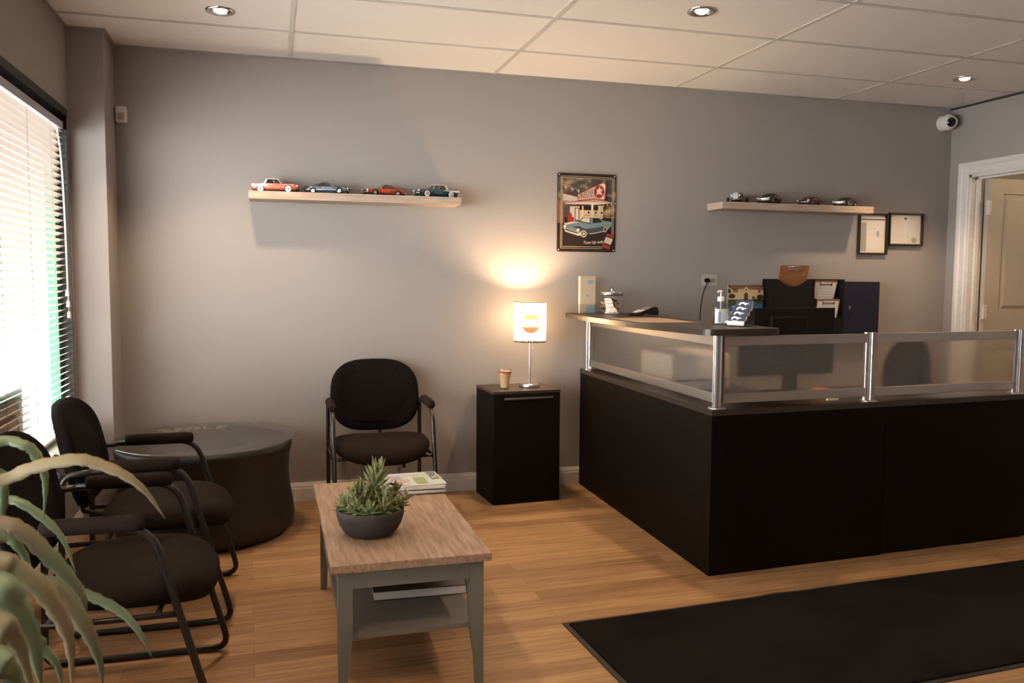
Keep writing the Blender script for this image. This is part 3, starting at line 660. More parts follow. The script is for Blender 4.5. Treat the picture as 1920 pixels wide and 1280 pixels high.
# framed certificates
def certificate(label, x, z, w_, h_, kind):
    t_ = thing('picture_frame', label, 'framed certificate', (x, YB - .001, z), 0, 'framed certificates by the door')
    m = MB(); b_ = .011; fr = mat('frame_' + kind, (.012, .009, .007), .35)
    for (x0, x1, a0, a1) in ((-w_ / 2, w_ / 2, h_ / 2 - b_, h_ / 2), (-w_ / 2, w_ / 2, -h_ / 2, -h_ / 2 + b_), (-w_ / 2, -w_ / 2 + b_, -h_ / 2 + b_, h_ / 2 - b_), (w_ / 2 - b_, w_ / 2, -h_ / 2 + b_, h_ / 2 - b_)):
        m.box((x0, -.024, a0), (x1, 0, a1), .0015)
    m.build('frame', fr, t_)
    m = MB(); m.box((-w_ / 2 + b_, -.006, -h_ / 2 + b_), (w_ / 2 - b_, -.001, h_ / 2 - b_))
    m.mat(1); iw, ih = w_ / 2 - .016, h_ / 2 - .016
    m.box((-iw, -.0066, -ih), (iw, -.006, ih)); m.mat(2)
    if kind == 'tall':
        m.mat(3); m.box((-iw, -.0072, -ih * .95), (-iw + .055, -.0066, ih * .6)); m.mat(2); m.box((-iw, -.0076, ih * .76), (iw, -.0068, ih * .82)); m.mat(3)
        for q in (.92, .7, .3, -.05, -.86): m.box((-iw + .004, -.0078, ih * q), (iw * (.9 if q < 0 else .2), -.007, ih * q + .0012))
        m.prism(ell(iw * .45, ih * .02, .012, .022), .0068, .0074, fz)
    else:
        m.mat(2); m.prism([(-.012, ih * .70), (.012, ih * .70), (.009, ih * .86), (.003, ih * .80), (0, ih * .88), (-.003, ih * .80), (-.009, ih * .86)], .0066, .0072, fz); m.mat(3)
        for q in (.8, .68): m.box((-iw * .85, -.0072, ih * q), (-iw * .3, -.0066, ih * q + .002)); m.box((iw * .3, -.0072, ih * q), (iw * .85, -.0066, ih * q + .002))
        for q in (.42, .3, .18, .04, -.12, -.3, -.46, -.62, -.8):
            m.box((-iw * .85, -.0072, ih * q), (-iw * .1, -.0066, ih * q + .0013)); m.box((iw * .1, -.0072, ih * q), (iw * .85, -.0066, ih * q + .0013))
        m.prism(ell(iw * .6, -ih * .75, .024, .02), .0066, .0070, fz)
    m.build('document', [mat('mount_gold' + kind, (.34, .20, .09), .5), M['paper'], mat('doc_dark' + kind, (.10, .05, .03), .7), M['greyink']], t_)
    m = MB(); m.box((-w_ / 2 + b_, -.013, -h_ / 2 + b_), (w_ / 2 - b_, -.012, h_ / 2 - b_)); m.build('glazing', M['clear'], t_)
certificate('tall black framed document just right of the right shelf', 4.126, 1.669, .243, .293, 'tall')
certificate('wide black framed certificate nearest the open door', 4.407, 1.707, .296, .235, 'wide')
# motion sensor
t_ = thing('motion_sensor', 'small white motion sensor high in the left corner', 'sensor', (-.778, YB, 2.216), 0)
m = MB(); m.prism(rrect(.056, .088, .010), .0, .026, fz); m.prism(rrect(.048, .078, .012), .026, .036, fz); m.build('housing', M['whiteplastic'], t_)
m = MB(); m.prism(rrect(.036, .040, .006, 5, 0, -.012), .036, .040, fz); m.build('lens', M['greyplastic'], t_)
m = MB(); m.prism(rrect(.014, .003, .001, 3, 0, .028), .036, .0375, fz); m.build('indicator', M['paper'], t_)
# security camera
t_ = thing('security_camera', 'white dome security camera in the corner by the ceiling', 'security camera', (4.70, YB, 2.475))
m = MB(); m.lathe([(.055, 0), (.055, .012), (.047, .03)], 28, Matrix.Rotation(PI / 2, 4, 'X')); m.build('mount', M['whiteplastic'], t_)
dr = Vector((-.35, -.9, -.12)).normalized(); mxc = Matrix.Translation((0, -.055, 0)) @ dr.to_track_quat('Z', 'Y').to_matrix().to_4x4()
m = MB(); m.sphere((0, -.055, 0), .058, u=28, v=18); m.build('camera_ball', M['whiteplastic'], t_)
m = MB(); m.lathe([(.042, .040), (.044, .052), (.038, .060), (.034, .060), (.034, .045)], 28, mxc, cap=False); m.build('lens_bezel', M['whiteplastic'], t_)
m = MB(); m.lathe([(.0345, .052), (.030, .059), (.018, .064), (.0001, .066)], 28, mxc, cap=False); m.build('lens', mat('camera_lens', (.004, .004, .005), .08, coat=1), t_)
# outlet and cord
t_ = thing('wall_outlet', 'square beige duplex wall outlet above the counter', 'outlet', (2.84, YB, 1.333))
m = MB(); m.box((-.058, -.006, -.037), (.058, 0, .037), .002); m.build('cover_plate', M['greyplastic'], t_)
for sx in (-1, 1):
    m = MB(); m.prism(ell(sx * .02, 0, .0165, .0145, 20), .006, .0085, fz); m.mat(1)
    for q in (-.006, .006): m.box((sx * .02 - .005, -.0090, q - .001), (sx * .02 + .003, -.0084, q + .001))
    m.prism(ell(sx * .02 + .008, 0, .0025, .0025, 8), .0084, .0090, fz); m.build('socket', [M['greyplastic'], M['ink']], t_)
t_ = thing('power_cord', 'black power cord plugged in and hanging behind the counter', 'power cord', (2.815, YB - .01, 1.333))
m = MB(); m.prism(ell(0, 0, .016, .015), 0, .022, fz); m.box((-.010, -.034, -.012), (.008, -.02, .008), .004); m.build('plug', M['blackplastic'], t_)
m = MB(); m.tube(smooth_pts([(-.002, -.028, -.006), (-.02, -.040, -.03), (-.045, -.042, -.09), (-.06, -.04, -.2), (-.062, -.04, -.33), (-.05, -.04, -.56)]), .0042, 8); m.build('cable', M['blackplastic'], t_)

# ------------------------------------------------------------------ reception desk
desk = thing('reception_desk', 'large L-shaped espresso reception desk with frosted screens and raised counter', 'reception desk', (1.9, 3.33, 0))
def dl(p): return (p[0] - 1.9, p[1] - 3.33, p[2])
HD = .757
A_ = Vector((1.879, 3.313, 0)); Bv = Vector((1.917, YB - .016, 0)); Cv = Vector((2.845, 3.363, 0)); Dv = Vector((3.80, 3.418, 0))
def slab(m, p, q, th, z0, z1, side):   # vertical panel from p to q, thickness to the given side
    d_ = (q - p).normalized(); n_ = Vector((-d_.y, d_.x, 0)) * side * th
    pts = [p, q, q + n_, p + n_]
    m.prism([(v.x - 1.9, v.y - 3.33) for v in pts], z0, z1)
m = MB(); slab(m, A_ + Vector((.001, .027, 0)), Bv, .026, 0.0, HD - .026, -1); m.build('side_panel', M['espresso'], desk)
m = MB(); slab(m, A_, Cv - Vector((.0015, 0, 0)), .027, 0.0, HD - .026, 1); m.build('front_panel', M['espresso'], desk)
m = MB(); slab(m, Cv + Vector((.0015, 0, 0)), Dv, .027, 0.006, HD - .026, 1); m.build('front_panel', M['espresso'], desk)
m = MB(); slab(m, Dv + Vector((-.027, .03, 0)), Dv + Vector((-.05, .74, 0)), .027, 0, HD - .026, -1); m.build('end_panel', M['espresso'], desk)
# ledge cap: L-shaped strip
m = MB(); e = .004
cap = [(A_.x - e, A_.y - e), (Dv.x + e, Dv.y - e), (Dv.x + e - .01, Dv.y + .17), (A_.x + .17, A_.y + .17), (Bv.x + .17, Bv.y), (Bv.x - e, Bv.y)]
m.prism([(x - 1.9, y - 3.33) for x, y in cap], HD - .026, HD); m.build('ledge', M['espresso_top'], desk)
m = MB(); m.prism([(x - 1.9, y - 3.33) for x, y in [(2.055, 3.50), (3.77, 3.60), (3.74, 4.15), (2.62, 4.08), (2.60, YB - .02), (2.06, YB - .02)]], .70, .728); m.build('worktop', M['espresso_top'], desk)
def post(x, y, rz):
    o = thing('post', None, None); o.parent = desk; o.location = dl((x, y, HD)); o.rotation_euler = (0, 0, rz)
    hgt = 1.086 - HD
    poly = []
    for k in range(48):
        a = 2 * PI * k / 48; r_ = .0245 + .0045 * abs(math.cos(a)) ** 6
        if abs(math.cos(a)) > .995: r_ -= .003
        for c_ in (55, 125, 235, 305, 78, 102, 258, 282):
            if abs(math.degrees(a) - c_) < 4: r_ -= .0035
        poly.append((r_ * math.cos(a) * 1.12, r_ * math.sin(a) * .82))
    m = MB(); m.prism(poly, .004, hgt); o2 = m.build('upright', M['alu'], o)
    m = MB(); m.lathe([(.040, 0), (.040, .0025), (.037, .004), (.02, .0045)], 28); m.build('flange', M['alu'], o)
    m = MB(); m.prism([(x_ * 1.04, y_ * 1.04) for x_, y_ in poly], hgt, hgt + .003); m.build('cap', M['alu'], o)
    o.name = 'post'
for x, y, r_ in ((1.962, 5.045, 90), (1.932, 3.366, 45), (2.772, 3.404, 3), (3.735, 3.463, 3)): post(x, y, R(r_))
def screen(p, q):
    p, q = Vector((*p, 0)), Vector((*q, 0)); d_ = (q - p).normalized(); L_ = (q - p).length; ang = math.atan2(d_.y, d_.x)
    o = thing('screen', None, None); o.parent = desk; o.location = dl((p.x, p.y, HD)); o.rotation_euler = (0, 0, ang)
    m = MB(); m.box((.03, -.003, .055), (L_ - .03, .003, .292)); m.build('frosted_panel', M['frost'], o)
    for nm, z0, z1 in (('top_rail', .282, .326), ('bottom_rail', .022, .064)):
        m = MB(); m.box((.026, -.009, z0), (L_ - .026, -.0032, z1), .002); m.box((.026, .0032, z0), (L_ - .026, .009, z1), .002)
        m.box((.026, -.009, z1 - .004 if nm == 'top_rail' else z0), (L_ - .026, .009, z1 if nm == 'top_rail' else z0 + .004), .001); m.build(nm, M['alu_rail'], o)
    for x in (.028, L_ - .034):
        m = MB(); m.box((x, -.006, .06), (x + .006, .006, .285)); m.build('edge_trim', M['alu_rail'], o)
screen((1.960, 5.04), (1.932, 3.37)); screen((1.932, 3.366), (2.772, 3.404)); screen((2.772, 3.404), (3.735, 3.463))
CT = 1.118
out = smooth_pts([(1.815, 5.09, 0), (1.778, 4.85, 0), (1.757, 4.55, 0), (1.757, 4.2, 0), (1.775, 3.85, 0), (1.812, 3.52, 0)], 5)
cor = fillet([(1.812, 3.52, 0), (1.853, 3.305, 0), (2.235, 3.325, 0), (2.245, 3.56, 0), (2.225, 4.0, 0), (2.225, 5.09, 0)], [.045, .05, .1, .1], 6)
poly = [(v.x - 1.9, v.y - 3.33) for v in out[:-1]] + [(v.x - 1.9, v.y - 3.33) for v in cor]
m = MB(); m.mat(1); m.prism(poly, CT - .028, CT - .0012); m.mat(0)
m.prism([(x * .9985, y * .9985) for x, y in poly], CT - .0012, CT); m.build('counter_top', [M['espresso_top'], M['espresso_edge']], desk)

# ------------------------------------------------------------------ items on the counter
# brochure holder
t_ = thing('brochure_holder', 'tall clear holder of cream and pale blue brochures on the counter', 'brochure holder', (1.925, 5.0, CT), R(14))
m = MB(); 
for y in (-.016, .016): m.box((-.062, y - .001, 0), (.062, y + .001, .235 if y > 0 else .06))
m.box((-.062, -.016, 0), (.062, .016, .002)); m.box((-.063, -.016, 0), (-.061, .016, .06)); m.box((.061, -.016, 0), (.063, .016, .06)); m.build('acrylic_stand', M['clearblue'], t_)
m = MB(); m.box((-.058, -.010, .002), (.058, .012, .236)); m.mat(1); q0 = face_mx((0, -.010, 0), (1, 0, 0), (0, 0, 1))
m.prism(ell(.020, .200, .026, .013, 20), 0, .0004, q0); m.prism(ell(-.004, .115, .011, .008, 16), 0, .0004, q0); m.prism([(-.025, .004), (.056, .004), (.056, .056), (.035, .05), (.02, .056), (.0, .045), (-.012, .03)], 0, .0004, q0); m.mat(2)
for k in range(4): m.box((-.045, -.0104, .18 - k * .014), (-.012, -.010, .1815 - k * .014))
m.mat(3); m.text('info', .018, q0 @ Matrix.Translation((.02, .2, .0006)), .0003) if False else None
m.build('brochures', [M['ivory'], M['bluecloud'], mat('peach_ink', (.72, .50, .34), .6), M['paper']], t_)
# glass jar
t_ = thing('glass_jar', 'glass jar of wrapped chocolates with metal lid and handwritten note', 'jar', (2.052, 4.90, CT))
m = MB(); m.lathe([(.060, 0), (.072, .004), (.078, .015), (.078, .085), (.074, .100), (.066, .112), (.066, .118)], 40); m.build('jar_glass', M['clear'], t_)
m = MB(); m.lathe([(.066, .112), (.069, .113), (.069, .138), (.066, .142), (.02, .144)], 36); o = m.build('lid', M['alu'], t_)
m = MB(); m.cyl((0, 0, .142), (0, 0, .165), .004); m.box((-.018, -.004, .160), (.006, .004, .166), .002); m.build('knob', M['chrome'], o)
hx = -Vector((math.cos(R(100)), math.sin(R(100)), 0))
def jarpt(a, z, r_=.0795): return (r_ * math.cos(a), r_ * math.sin(a), z)
m = MB(); n = 10; vs = []; a0, = (R(-112),)
lft = [(.0, -.62), (.12, -.5), (.3, -.46), (.5, -.5), (.8, -.60), (1, -.62)]; rgt = [(.0, .62), (.12, .55), (.3, .35), (.5, .15), (.8, .05), (1, -.08)]
for k in range(n + 1):
    v = k / n; z = .006 + v * .094
    for q in range(7): vs.append(jarpt(a0 + (lerp(lft, v) * (1 - q / 6) + lerp(rgt, v) * q / 6) * .95, z))
m.verts_faces(vs, [(k * 7 + q, k * 7 + q + 1, (k + 1) * 7 + q + 1, (k + 1) * 7 + q) for k in range(n) for q in range(6)], smooth=True); m.mat(1)
for k, (z, aa, ab, tx) in enumerate(((.086, -.5, -.12, 'Caution'), (.068, -.42, .0, 'support'), (.046, -.38, .2, 'chocolate'), (.014, -.25, .5, 'for your ♥'))):
    am = a0 + (aa + ab) / 2 * .95
    c_ = Vector(jarpt(am, z, .0802)); m.text(tx if k < 3 else 'our sweet', .0125, face_mx(c_, (-math.sin(am), math.cos(am), 0), (0, 0, 1)), .0003, .0001, shear=.2)
am = a0 - .02; c_ = Vector(jarpt(am, .030, .0803)); mh = face_mx(c_, (-math.sin(am), math.cos(am), 0), (0, 0, 1))
m.tube([mh @ Vector((math.copysign(abs(math.sin(t)) ** 3, math.sin(t)) * .007, (13 * math.cos(t) - 5 * math.cos(2 * t) - 2 * math.cos(3 * t) - math.cos(4 * t)) / 17 * .006, 0)) for t in [2 * PI * k / 20 for k in range(20)]], .0004, 5, closed=True)
m.build('note', [M['paper'], M['ink']], t_)
for k in range(48):
    rr = .056 * math.sqrt(random.random()); a = random.random() * 6.28; lv = k // 11
    mx_ = Matrix.Translation((2.052 + rr * math.cos(a), 4.90 + rr * math.sin(a), CT + .014 + .017 * lv + random.random() * .006)) @ Matrix.Rotation(random.random() * 3, 4, Vector((random.random(), random.random(), random.random())).normalized())
    if k < 1:
        m = MB(); m.box((-.013, -.007, -.005), (.013, .007, .005), .002); m.box((-.019, -.005, -.0008), (.019, .005, .0008)); ch = m.build('chocolate', M['choc'], None, mx_)
        m2 = ch.data.copy(); m2.materials.clear(); m2.materials.append(M['choc2'])
    else:
        ch2 = ch.copy(); ch2.data = ch.data if k % 3 else m2; COL.objects.link(ch2); ch2.matrix_world = mx_
for o in [x for x in bpy.data.objects if x.name.startswith('chocolate')]: tag(o, 'small wrapped chocolate inside the glass jar on the counter', 'chocolate', 'wrapped chocolates in the jar')
# card terminal
t_ = thing('card_terminal', 'black card payment terminal with white keys on the counter', 'card terminal', (2.165, 4.66, CT), R(24))
m = MB(); side = [(-.095, .008), (-.085, .016), (.055, .052), (.078, .050), (.090, .036), (.092, .002), (.075, .002), (.06, .014), (-.02, .012), (-.06, .001), (-.09, .001)]
m.prism(side, -.036, .036, face_mx((0, 0, 0), (1, 0, 0), (0, 0, 1))); m.build('housing', M['blackplastic'], t_)
sl = face_mx((-.085, 0, .0165), Vector((.14, 0, .036)), (0, 1, 0))
m = MB()
for k in range(4):
    for q in range(3): m.mat(1 if k == 0 and q == 0 else 0); m.prism(rrect(.011, .013, .002, 2, .016 + k * .015, -.018 + q * .018), 0, .003, sl)
m.build('keypad', [M['whiteplastic'], mat('red_key', (.5, .03, .02), .5)], t_)
m = MB(); m.prism(rrect(.045, .048, .002, 2, .108, 0), 0, .0015, sl); m.build('display', mat('display_grey', (.30, .28, .26), .25), t_)
m = MB(); m.tube(smooth_pts([(.09, 0, .012), (.105, -.004, .006), (.125, -.002, .004), (.15, .02, .004)]), .0025, 6); m.build('cable', M['blackplastic'], t_)
# paper leaflet lying flat
m = MB(); lf = [(1.815, 4.38), (1.80, 3.90), (2.09, 3.86), (2.12, 4.36)]; m.prism(lf, CT + .0004, CT + .0012); m.mat(1)
for k in range(6): m.box((1.84, 3.95 + k * .065, CT + .0012), (2.07, 3.965 + k * .065, CT + .0014))
tag(m.build('paper_mat', [mat('parchment', (.50, .36, .24), .35), mat('parchment_ink', (.26, .17, .10), .6)]), 'tan printed paper sheet lying flat on the counter', 'paper sheet')
# sanitizer
t_ = thing('sanitizer_bottle', 'clear hand sanitizer pump bottle on the counter', 'bottle', (2.105, 3.655, CT))
m = MB(); 
def bott(w_, d_, z): return [(x, y, z) for x, y in sup(w_, d_, 2.6, 28)]
m.sm = True; m.loft([bott(.034, .022, 0), bott(.040, .027, .004), bott(.041, .028, .05), bott(.041, .028, .085), bott(.036, .025, .102), bott(.022, .018, .114), bott(.012, .012, .118)]); m.build('bottle_body', M['gel'], t_)
m = MB(); vs = []; 
for z in (.008, .078):
    for k in range(13): 
        a = R(205 + 130 * k / 12); vs.append((.0415 * math.copysign(abs(math.cos(a)) ** .77, math.cos(a)), .0285 * math.copysign(abs(math.sin(a)) ** .77, math.sin(a)), z))
m.verts_faces(vs, [(k, k + 1, 14 + k, 13 + k) for k in range(12)], smooth=True); m.mat(1); m.prism(rrect(.012, .05, .002, 2, -.022, .04), 0, .0005, face_mx((0, -.0288, 0), (1, 0, 0), (0, 0, 1))); m.build('label_sticker', [M['label'], M['labelblue']], t_)
m = MB(); m.lathe([(.016, .114), (.0165, .116), (.0165, .134), (.014, .137), (.006, .138)], 24); m.cyl((0, 0, .137), (0, 0, .160), .0042); m.lathe([(.004, .158), (.008, .160), (.009, .165), (.004, .167)], 16)
m.tube(smooth_pts([(0, 0, .163), (-.012, -.002, .164), (-.020, -.004, .158)]), [.004] * 7 + [.004] * 6, 8); m.tube([(0, 0, .163), (.012, 0, .161)], .004, 8); m.build('pump', M['whiteplastic'], t_)
m = MB(); m.cyl((0, 0, .01), (0, 0, .115), .003); m.build('dip_tube', M['whiteplastic'], t_)
# business card holder
t_ = thing('card_holder', 'clear four-tier holder of navy business cards on the counter', 'card holder', (2.125, 3.515, CT), R(-62))
CH = [(-.048, 0, 0)]
m = MB(); m.box((-.05, -.045, 0), (.05, .05, .002))
for s_ in (-1, 1): m.prism([(-.045, 0), (.05, 0), (.05, .10), (.04, .105), (.024, .078), (.018, .08), (.0, .053), (-.006, .055), (-.022, .030), (-.03, .032), (-.045, .006)], -.0008, .0008, face_mx((s_ * .05, 0, 0), (0, 1, 0), (0, 0, 1)))
for k in range(4): 
    y = -.042 + k * .022; z = .004 + k * .022; m.box((-.05, y, z), (.05, y + .0012, z + .022)); m.box((-.05, y, z), (.05, y + .02, z + .0012))
m.build('acrylic_stand', M['clearblue'], t_)
tm = t_.matrix_basis.copy(); tm = Matrix.Translation(t_.location) @ Matrix.Rotation(R(-62), 4, 'Z')
for k in range(4):
    y = -.040 + k * .022; z = .006 + k * .022
    mx_ = tm @ face_mx((0, y + .002, z), (1, 0, 0), Vector((0, .3, 1)))
    m = MB(); m.prism([(-.043, 0), (.043, 0), (.043, .05), (-.043, .05)], -.008, 0); m.mat(1); m.prism([(-.043, .012), (.043, .012), (.043, .05), (-.043, .05)], 0, .0003); m.mat(2)
    m.prism([(-.028, .028), (-.022, .040), (-.008, .044), (.006, .040), (.030, .036), (.012, .032), (.008, .026), (.0, .034), (-.014, .036), (-.02, .028)], .0003, .0006)
    m.prism([(-.022, .019), (.008, .019), (.008, .023), (-.022, .023)], .0003, .0006)
    o = m.build('business_cards', [M['paper'], M['navycard'], M['paper']]); o.matrix_world = mx_
    tag(o, 'navy and white business card stack in the %s tier of the clear holder' % ('lowest', 'second lowest', 'second highest', 'highest')[k], 'business cards', 'business card stacks')

# ------------------------------------------------------------------ behind the desk
t_ = thing('monitor', 'black desktop monitor seen from behind over the front screen', 'monitor', (2.665, 3.93, .728), R(2))
m = MB(); m.box((-.30, -.012, .10), (.30, .012, .46), .004); m.build('screen_housing', M['blackplastic'], t_)
m = MB(); m.box((-.125, -.045, .20), (.105, -.012, .415), .008); m.box((-.06, -.053, .345), (.04, -.043, .35)); m.build('rear_cover', M['blackplastic'], t_)
m = MB(); m.box((-.04, -.05, .01), (.04, -.02, .25), .004); m.lathe([(.12, .001), (.12, .008), (.03, .016)], 32); m.build('stand', M['blackplastic'], t_)
m = MB(); m.box((-.29, .0121, .11), (.29, .0126, .45)); m.build('display', mat('monitor_display', (.01, .01, .012), .1), t_)
# house and car print
t_ = thing('canvas_print', 'small canvas print of a beige house with a blue car', 'picture', (3.100, 5.055, .0))
def hp(pts): return [((u - 735) / 480 * .272, 1.30 - (v - 430) / 480 * .272) for u, v in pts]
hz = face_mx((0, 0, 0), (1, 0, 0), (0, 0, 1))
m = MB(); m.box((-.135, 0, 1.128), (.135, .018, 1.298)); m.build('canvas', M['cord'], t_)
HM = [mat('art_tan', (.58, .43, .24), .5), mat('art_roof', (.22, .10, .05), .5), mat('art_lawn', (.07, .09, .03), .5), mat('art_carblue', (.04, .15, .28), .4), mat('art_door', (.09, .035, .02), .5), mat('art_tree', (.03, .03, .015), .5), mat('art_cargreen', (.05, .12, .09), .4)]
m = MB(); lz = [.0]
def Q(i, pts):
    m.mat(i); m.prism(hp(pts), lz[0], lz[0] + .0004, hz); lz[0] += .0002
Q(0, [(498, 430), (974, 430), (974, 735), (498, 735)]); Q(5, [(498, 430), (974, 430), (974, 448), (498, 452)]); Q(1, [(520, 432), (880, 440), (974, 448), (974, 490), (800, 478), (700, 470), (560, 486), (505, 460)])
Q(2, [(498, 600), (974, 600), (974, 735), (498, 735)]); Q(0, [(660, 600), (660, 500), (738, 438), (810, 500), (815, 600)]); Q(1, [(650, 505), (738, 432), (820, 505), (738, 450)]); Q(0, [(662, 505), (738, 446), (806, 505)]); Q(4, [(712, 600), (712, 530), (738, 512), (762, 530), (762, 600)]); Q(4, ell(738, 484, 9, 9, 12))
for u in (560, 585, 608): Q(4, [(u, 468), (u + 12, 468), (u + 12, 515), (u, 515)])
for u, v in ((900, 490), (820, 565), (905, 560)): Q(4, [(u, v), (u + 32, v), (u + 32, v + 24), (u, v + 24)])
Q(5, ell(545, 560, 45, 26)); Q(5, ell(925, 570, 45, 30)); Q(5, ell(508, 500, 18, 26)); Q(5, [(830, 590), (974, 600), (974, 620), (850, 618)])
Q(3, [(498, 690), (560, 665), (640, 655), (680, 605), (800, 600), (870, 640), (965, 655), (955, 700), (700, 712), (498, 720)]); Q(6, [(655, 650), (690, 610), (790, 606), (800, 635)]); Q(6, [(800, 640), (800, 606), (850, 645)])
m.build('printed_image', HM, t_)
# file organizer on the wall
t_ = thing('file_organizer', 'black wooden wall file organizer with scooped pockets', 'file organizer', (3.54, YB, .93), 0)
m = MB(); m.box((-.288, -.012, 0), (.288, 0, .415)); m.box((-.288, -.115, 0), (-.275, 0, .415)); m.box((.275, -.115, 0), (.288, 0, .415)); m.box((.035, -.115, 0), (.048, -.012, .415)); m.box((-.288, -.115, 0), (.288, 0, .012)); m.build('frame', M['blackplastic'], t_)
def scoop(x0, x1, z0, z1, dp):
    n = 14; pts = [(x0, z0), (x1, z0), (x1, z1)]
    for k in range(n + 1):
        u = 1 - k / n; s_ = max(0, math.sin(PI * min(1, max(0, (u - .12) / .76)))) ** 1.0; pts.append((x0 + (x1 - x0) * u, z1 - s_ * dp))
    pts.append((x0, z1)); return pts
m = MB(); m.prism(scoop(-.275, .035,   .012, .412, .048), .103, .112, hz); m.build('pocket_front', M['blackplastic'], t_)
for zt_, z0_, y_ in ((.285, .165, .075), (.160, .012, .104)):
    m = MB(); m.prism(scoop(.048, .275, z0_, zt_, .035), y_, y_ + .008, hz); m.build('pocket_front', M['blackplastic'], t_)
def clipboard(label, x, y, z, tilt, w_=.225, h_=.31, paper=True):
    t_ = thing('clipboard', label, 'clipboard', (x, y, z), 0, 'clipboards in the wall organizer')
    mx_ = Matrix.Rotation(R(tilt), 4, 'X') @ hz
    m = MB(); m.prism(rrect(w_, h_, .01, 4, 0, 0), -.003, 0, mx_); m.build('board', M['brownboard'], t_)
    if paper:
        m = MB(); m.prism([(-w_ / 2 + .008, -h_ / 2 + .005), (w_ / 2 - .008, -h_ / 2 + .005), (w_ / 2 - .008, h_ / 2 - .014), (-w_ / 2 + .008, h_ / 2 - .014)], 0, .001, mx_); m.mat(1)
        for k in range(9): m.prism([(-w_ / 2 + .02, h_ / 2 - .062 - k * .018), (w_ / 2 - .022, h_ / 2 - .062 - k * .018), (w_ / 2 - .022, h_ / 2 - .060 - k * .018), (-w_ / 2 + .02, h_ / 2 - .060 - k * .018)], .001, .0013, mx_)
        m.build('paper_sheet', [M['paper'], M['greyink']], t_)
    m = MB(); c_ = w_ * .24; hh = h_ / 2
    m.box((-c_, hh - .034, .001), (c_, hh - .020, .004), .001, mx_); m.tube([mx_ @ Vector(p) for p in fillet([(-c_, hh - .028, .004), (-c_, hh - .008, .008), (c_, hh - .008, .008), (c_, hh - .028, .004)], .006, 4)], .0022, 8)
    for s_ in (-1, 1): m.cyl(mx_ @ Vector((s_ * c_, hh - .036, .004)), mx_ @ Vector((s_ * c_, hh - .016, .004)), .005, 10)
    m.build('clip', M['chrome'], t_)
clipboard('bare brown hardboard clipboard standing in the wide organizer pocket', 3.435, 5.030, 1.295, 17, .225, .30, False)
clipboard('upper clipboard with white form in the right organizer pockets', 3.705, 5.045, 1.215, 15, .185, .25)
clipboard('lower clipboard with white form in the right organizer pockets', 3.705, 5.010, 1.085, 13, .185, .25)
# key cabinet
t_ = thing('key_cabinet', 'dark blue metal cabinet with a key in its lock', 'key cabinet', (3.99, YB, .965))
m = MB(); m.box((-.15, -.09, 0), (.15, 0, .365), .003); m.build('cabinet_body', M['navy'], t_)
m = MB(); m.box((-.146, -.094, .004), (.146, -.0905, .361), .001); o = m.build('door', M['navy'], t_)
m = MB(); m.cyl((-.105, -.094, .185), (-.105, -.102, .185), .010, 16); m.build('lock', M['chrome'], o)
m = MB(); m.box((-.107, -.118, .181), (-.103, -.1, .189)); m.tube([(-.105, -.117, .185), (-.100, -.118, .165), (-.095, -.114, .15)], .0012, 6); m.prism(rrect(.016, .034, .006, 4, -.094, .135), .112, .115, hz); m.build('key', M['blackplastic'], o)
# office chair behind the desk, seen through the frosted screen
t_ = thing('office_chair', 'dark office chair behind the frosted screen nearest the door', 'chair', (3.50, 4.30, 0), R(20))
def cushion(w_, d_, th, p=2.8, f=None, n=44):
    base = sup(w_, d_, p, n); rings = []
    for s_, z in ((.80, -th * .5), (.94, -th * .46), (1, -th * .15), (1, th * .15), (.95, th * .38), (.82, th * .49), (.55, th * .55), (.25, th * .57), (.02, th * .575)):
        rings.append([(x * s_, y * s_, z) for x, y in base])
    if f: rings = [[f(*q) for q in r_] for r_ in rings]
    m = MB(); m.sm = True; m.loft(rings); return m
mxs = Matrix.Translation((0, 0, .48)); cushion(.25, .25, .09, f=lambda x, y, z: (x, y, z + .48)).build('seat', M['fabric'], t_)
cushion(.23, .28, .07, f=lambda x, y, z: (x, -.26 + z * -1 + .02 * (x / .23) ** 2, .725 + y)).build('backrest', M['fabric'], t_)
m = MB(); m.cyl((0, 0, .1), (0, 0, .44), .025); m.tube([(0, -.1, .43), (0, -.26, .45), (0, -.31, .7)], .018); m.build('column', M['blackplastic'], t_)
for k in range(5):
    a = 2 * PI * k / 5; m = MB(); m.tube([(0, 0, .11), (.14 * math.cos(a), .14 * math.sin(a), .095), (.28 * math.cos(a), .28 * math.sin(a), .07)], [.022, .02, .014]); o = m.build('leg', M['blackplastic'], t_)
    m = MB(); m.cyl((.28 * math.cos(a) - .012, .28 * math.sin(a), .028), (.28 * math.cos(a) + .012, .28 * math.sin(a), .028), .028, 16); m.cyl((.28 * math.cos(a), .28 * math.sin(a), .03), (.28 * math.cos(a), .28 * math.sin(a), .075), .006); m.build('caster', M['blackplastic'], o)
# paper items near the glass
m = MB(); m.prism([(-.05, 0), (.05, 0), (.045, .06), (.02, .045), (.0, .055), (-.02, .03)], 0, .012, face_mx((2.60, 3.46, .7285), (1, .05, 0), (0, .25, 1)))
tag(m.build('crumpled_tissue', M['paper']), 'white crumpled paper standing behind the middle frosted screen', 'paper')
m = MB(); m.sm = True; m.sphere((2.66, 3.62, .768), .055, sc=(1.1, .8, .55)); tag(m.build('orange_bowl', mat('orange_plastic', (.50, .16, .05), .5)), 'small orange thing blurred behind the middle frosted screen', 'bowl')
t_ = thing('desk_block', 'pale boxy printer blurred behind the left frosted screen', 'block', (2.28, 4.35, .728))  # pale box put in for a pale blob behind the screen
m = MB(); m.box((-.18, -.2, 0), (.18, .2, .2), .015); m.build('block_body', mat('block_beige', (.72, .65, .56), .5), t_); m = MB(); m.box((-.15, -.22, .05), (.15, -.19, .06), .003); m.build('block_lip', M['blackplastic'], t_)

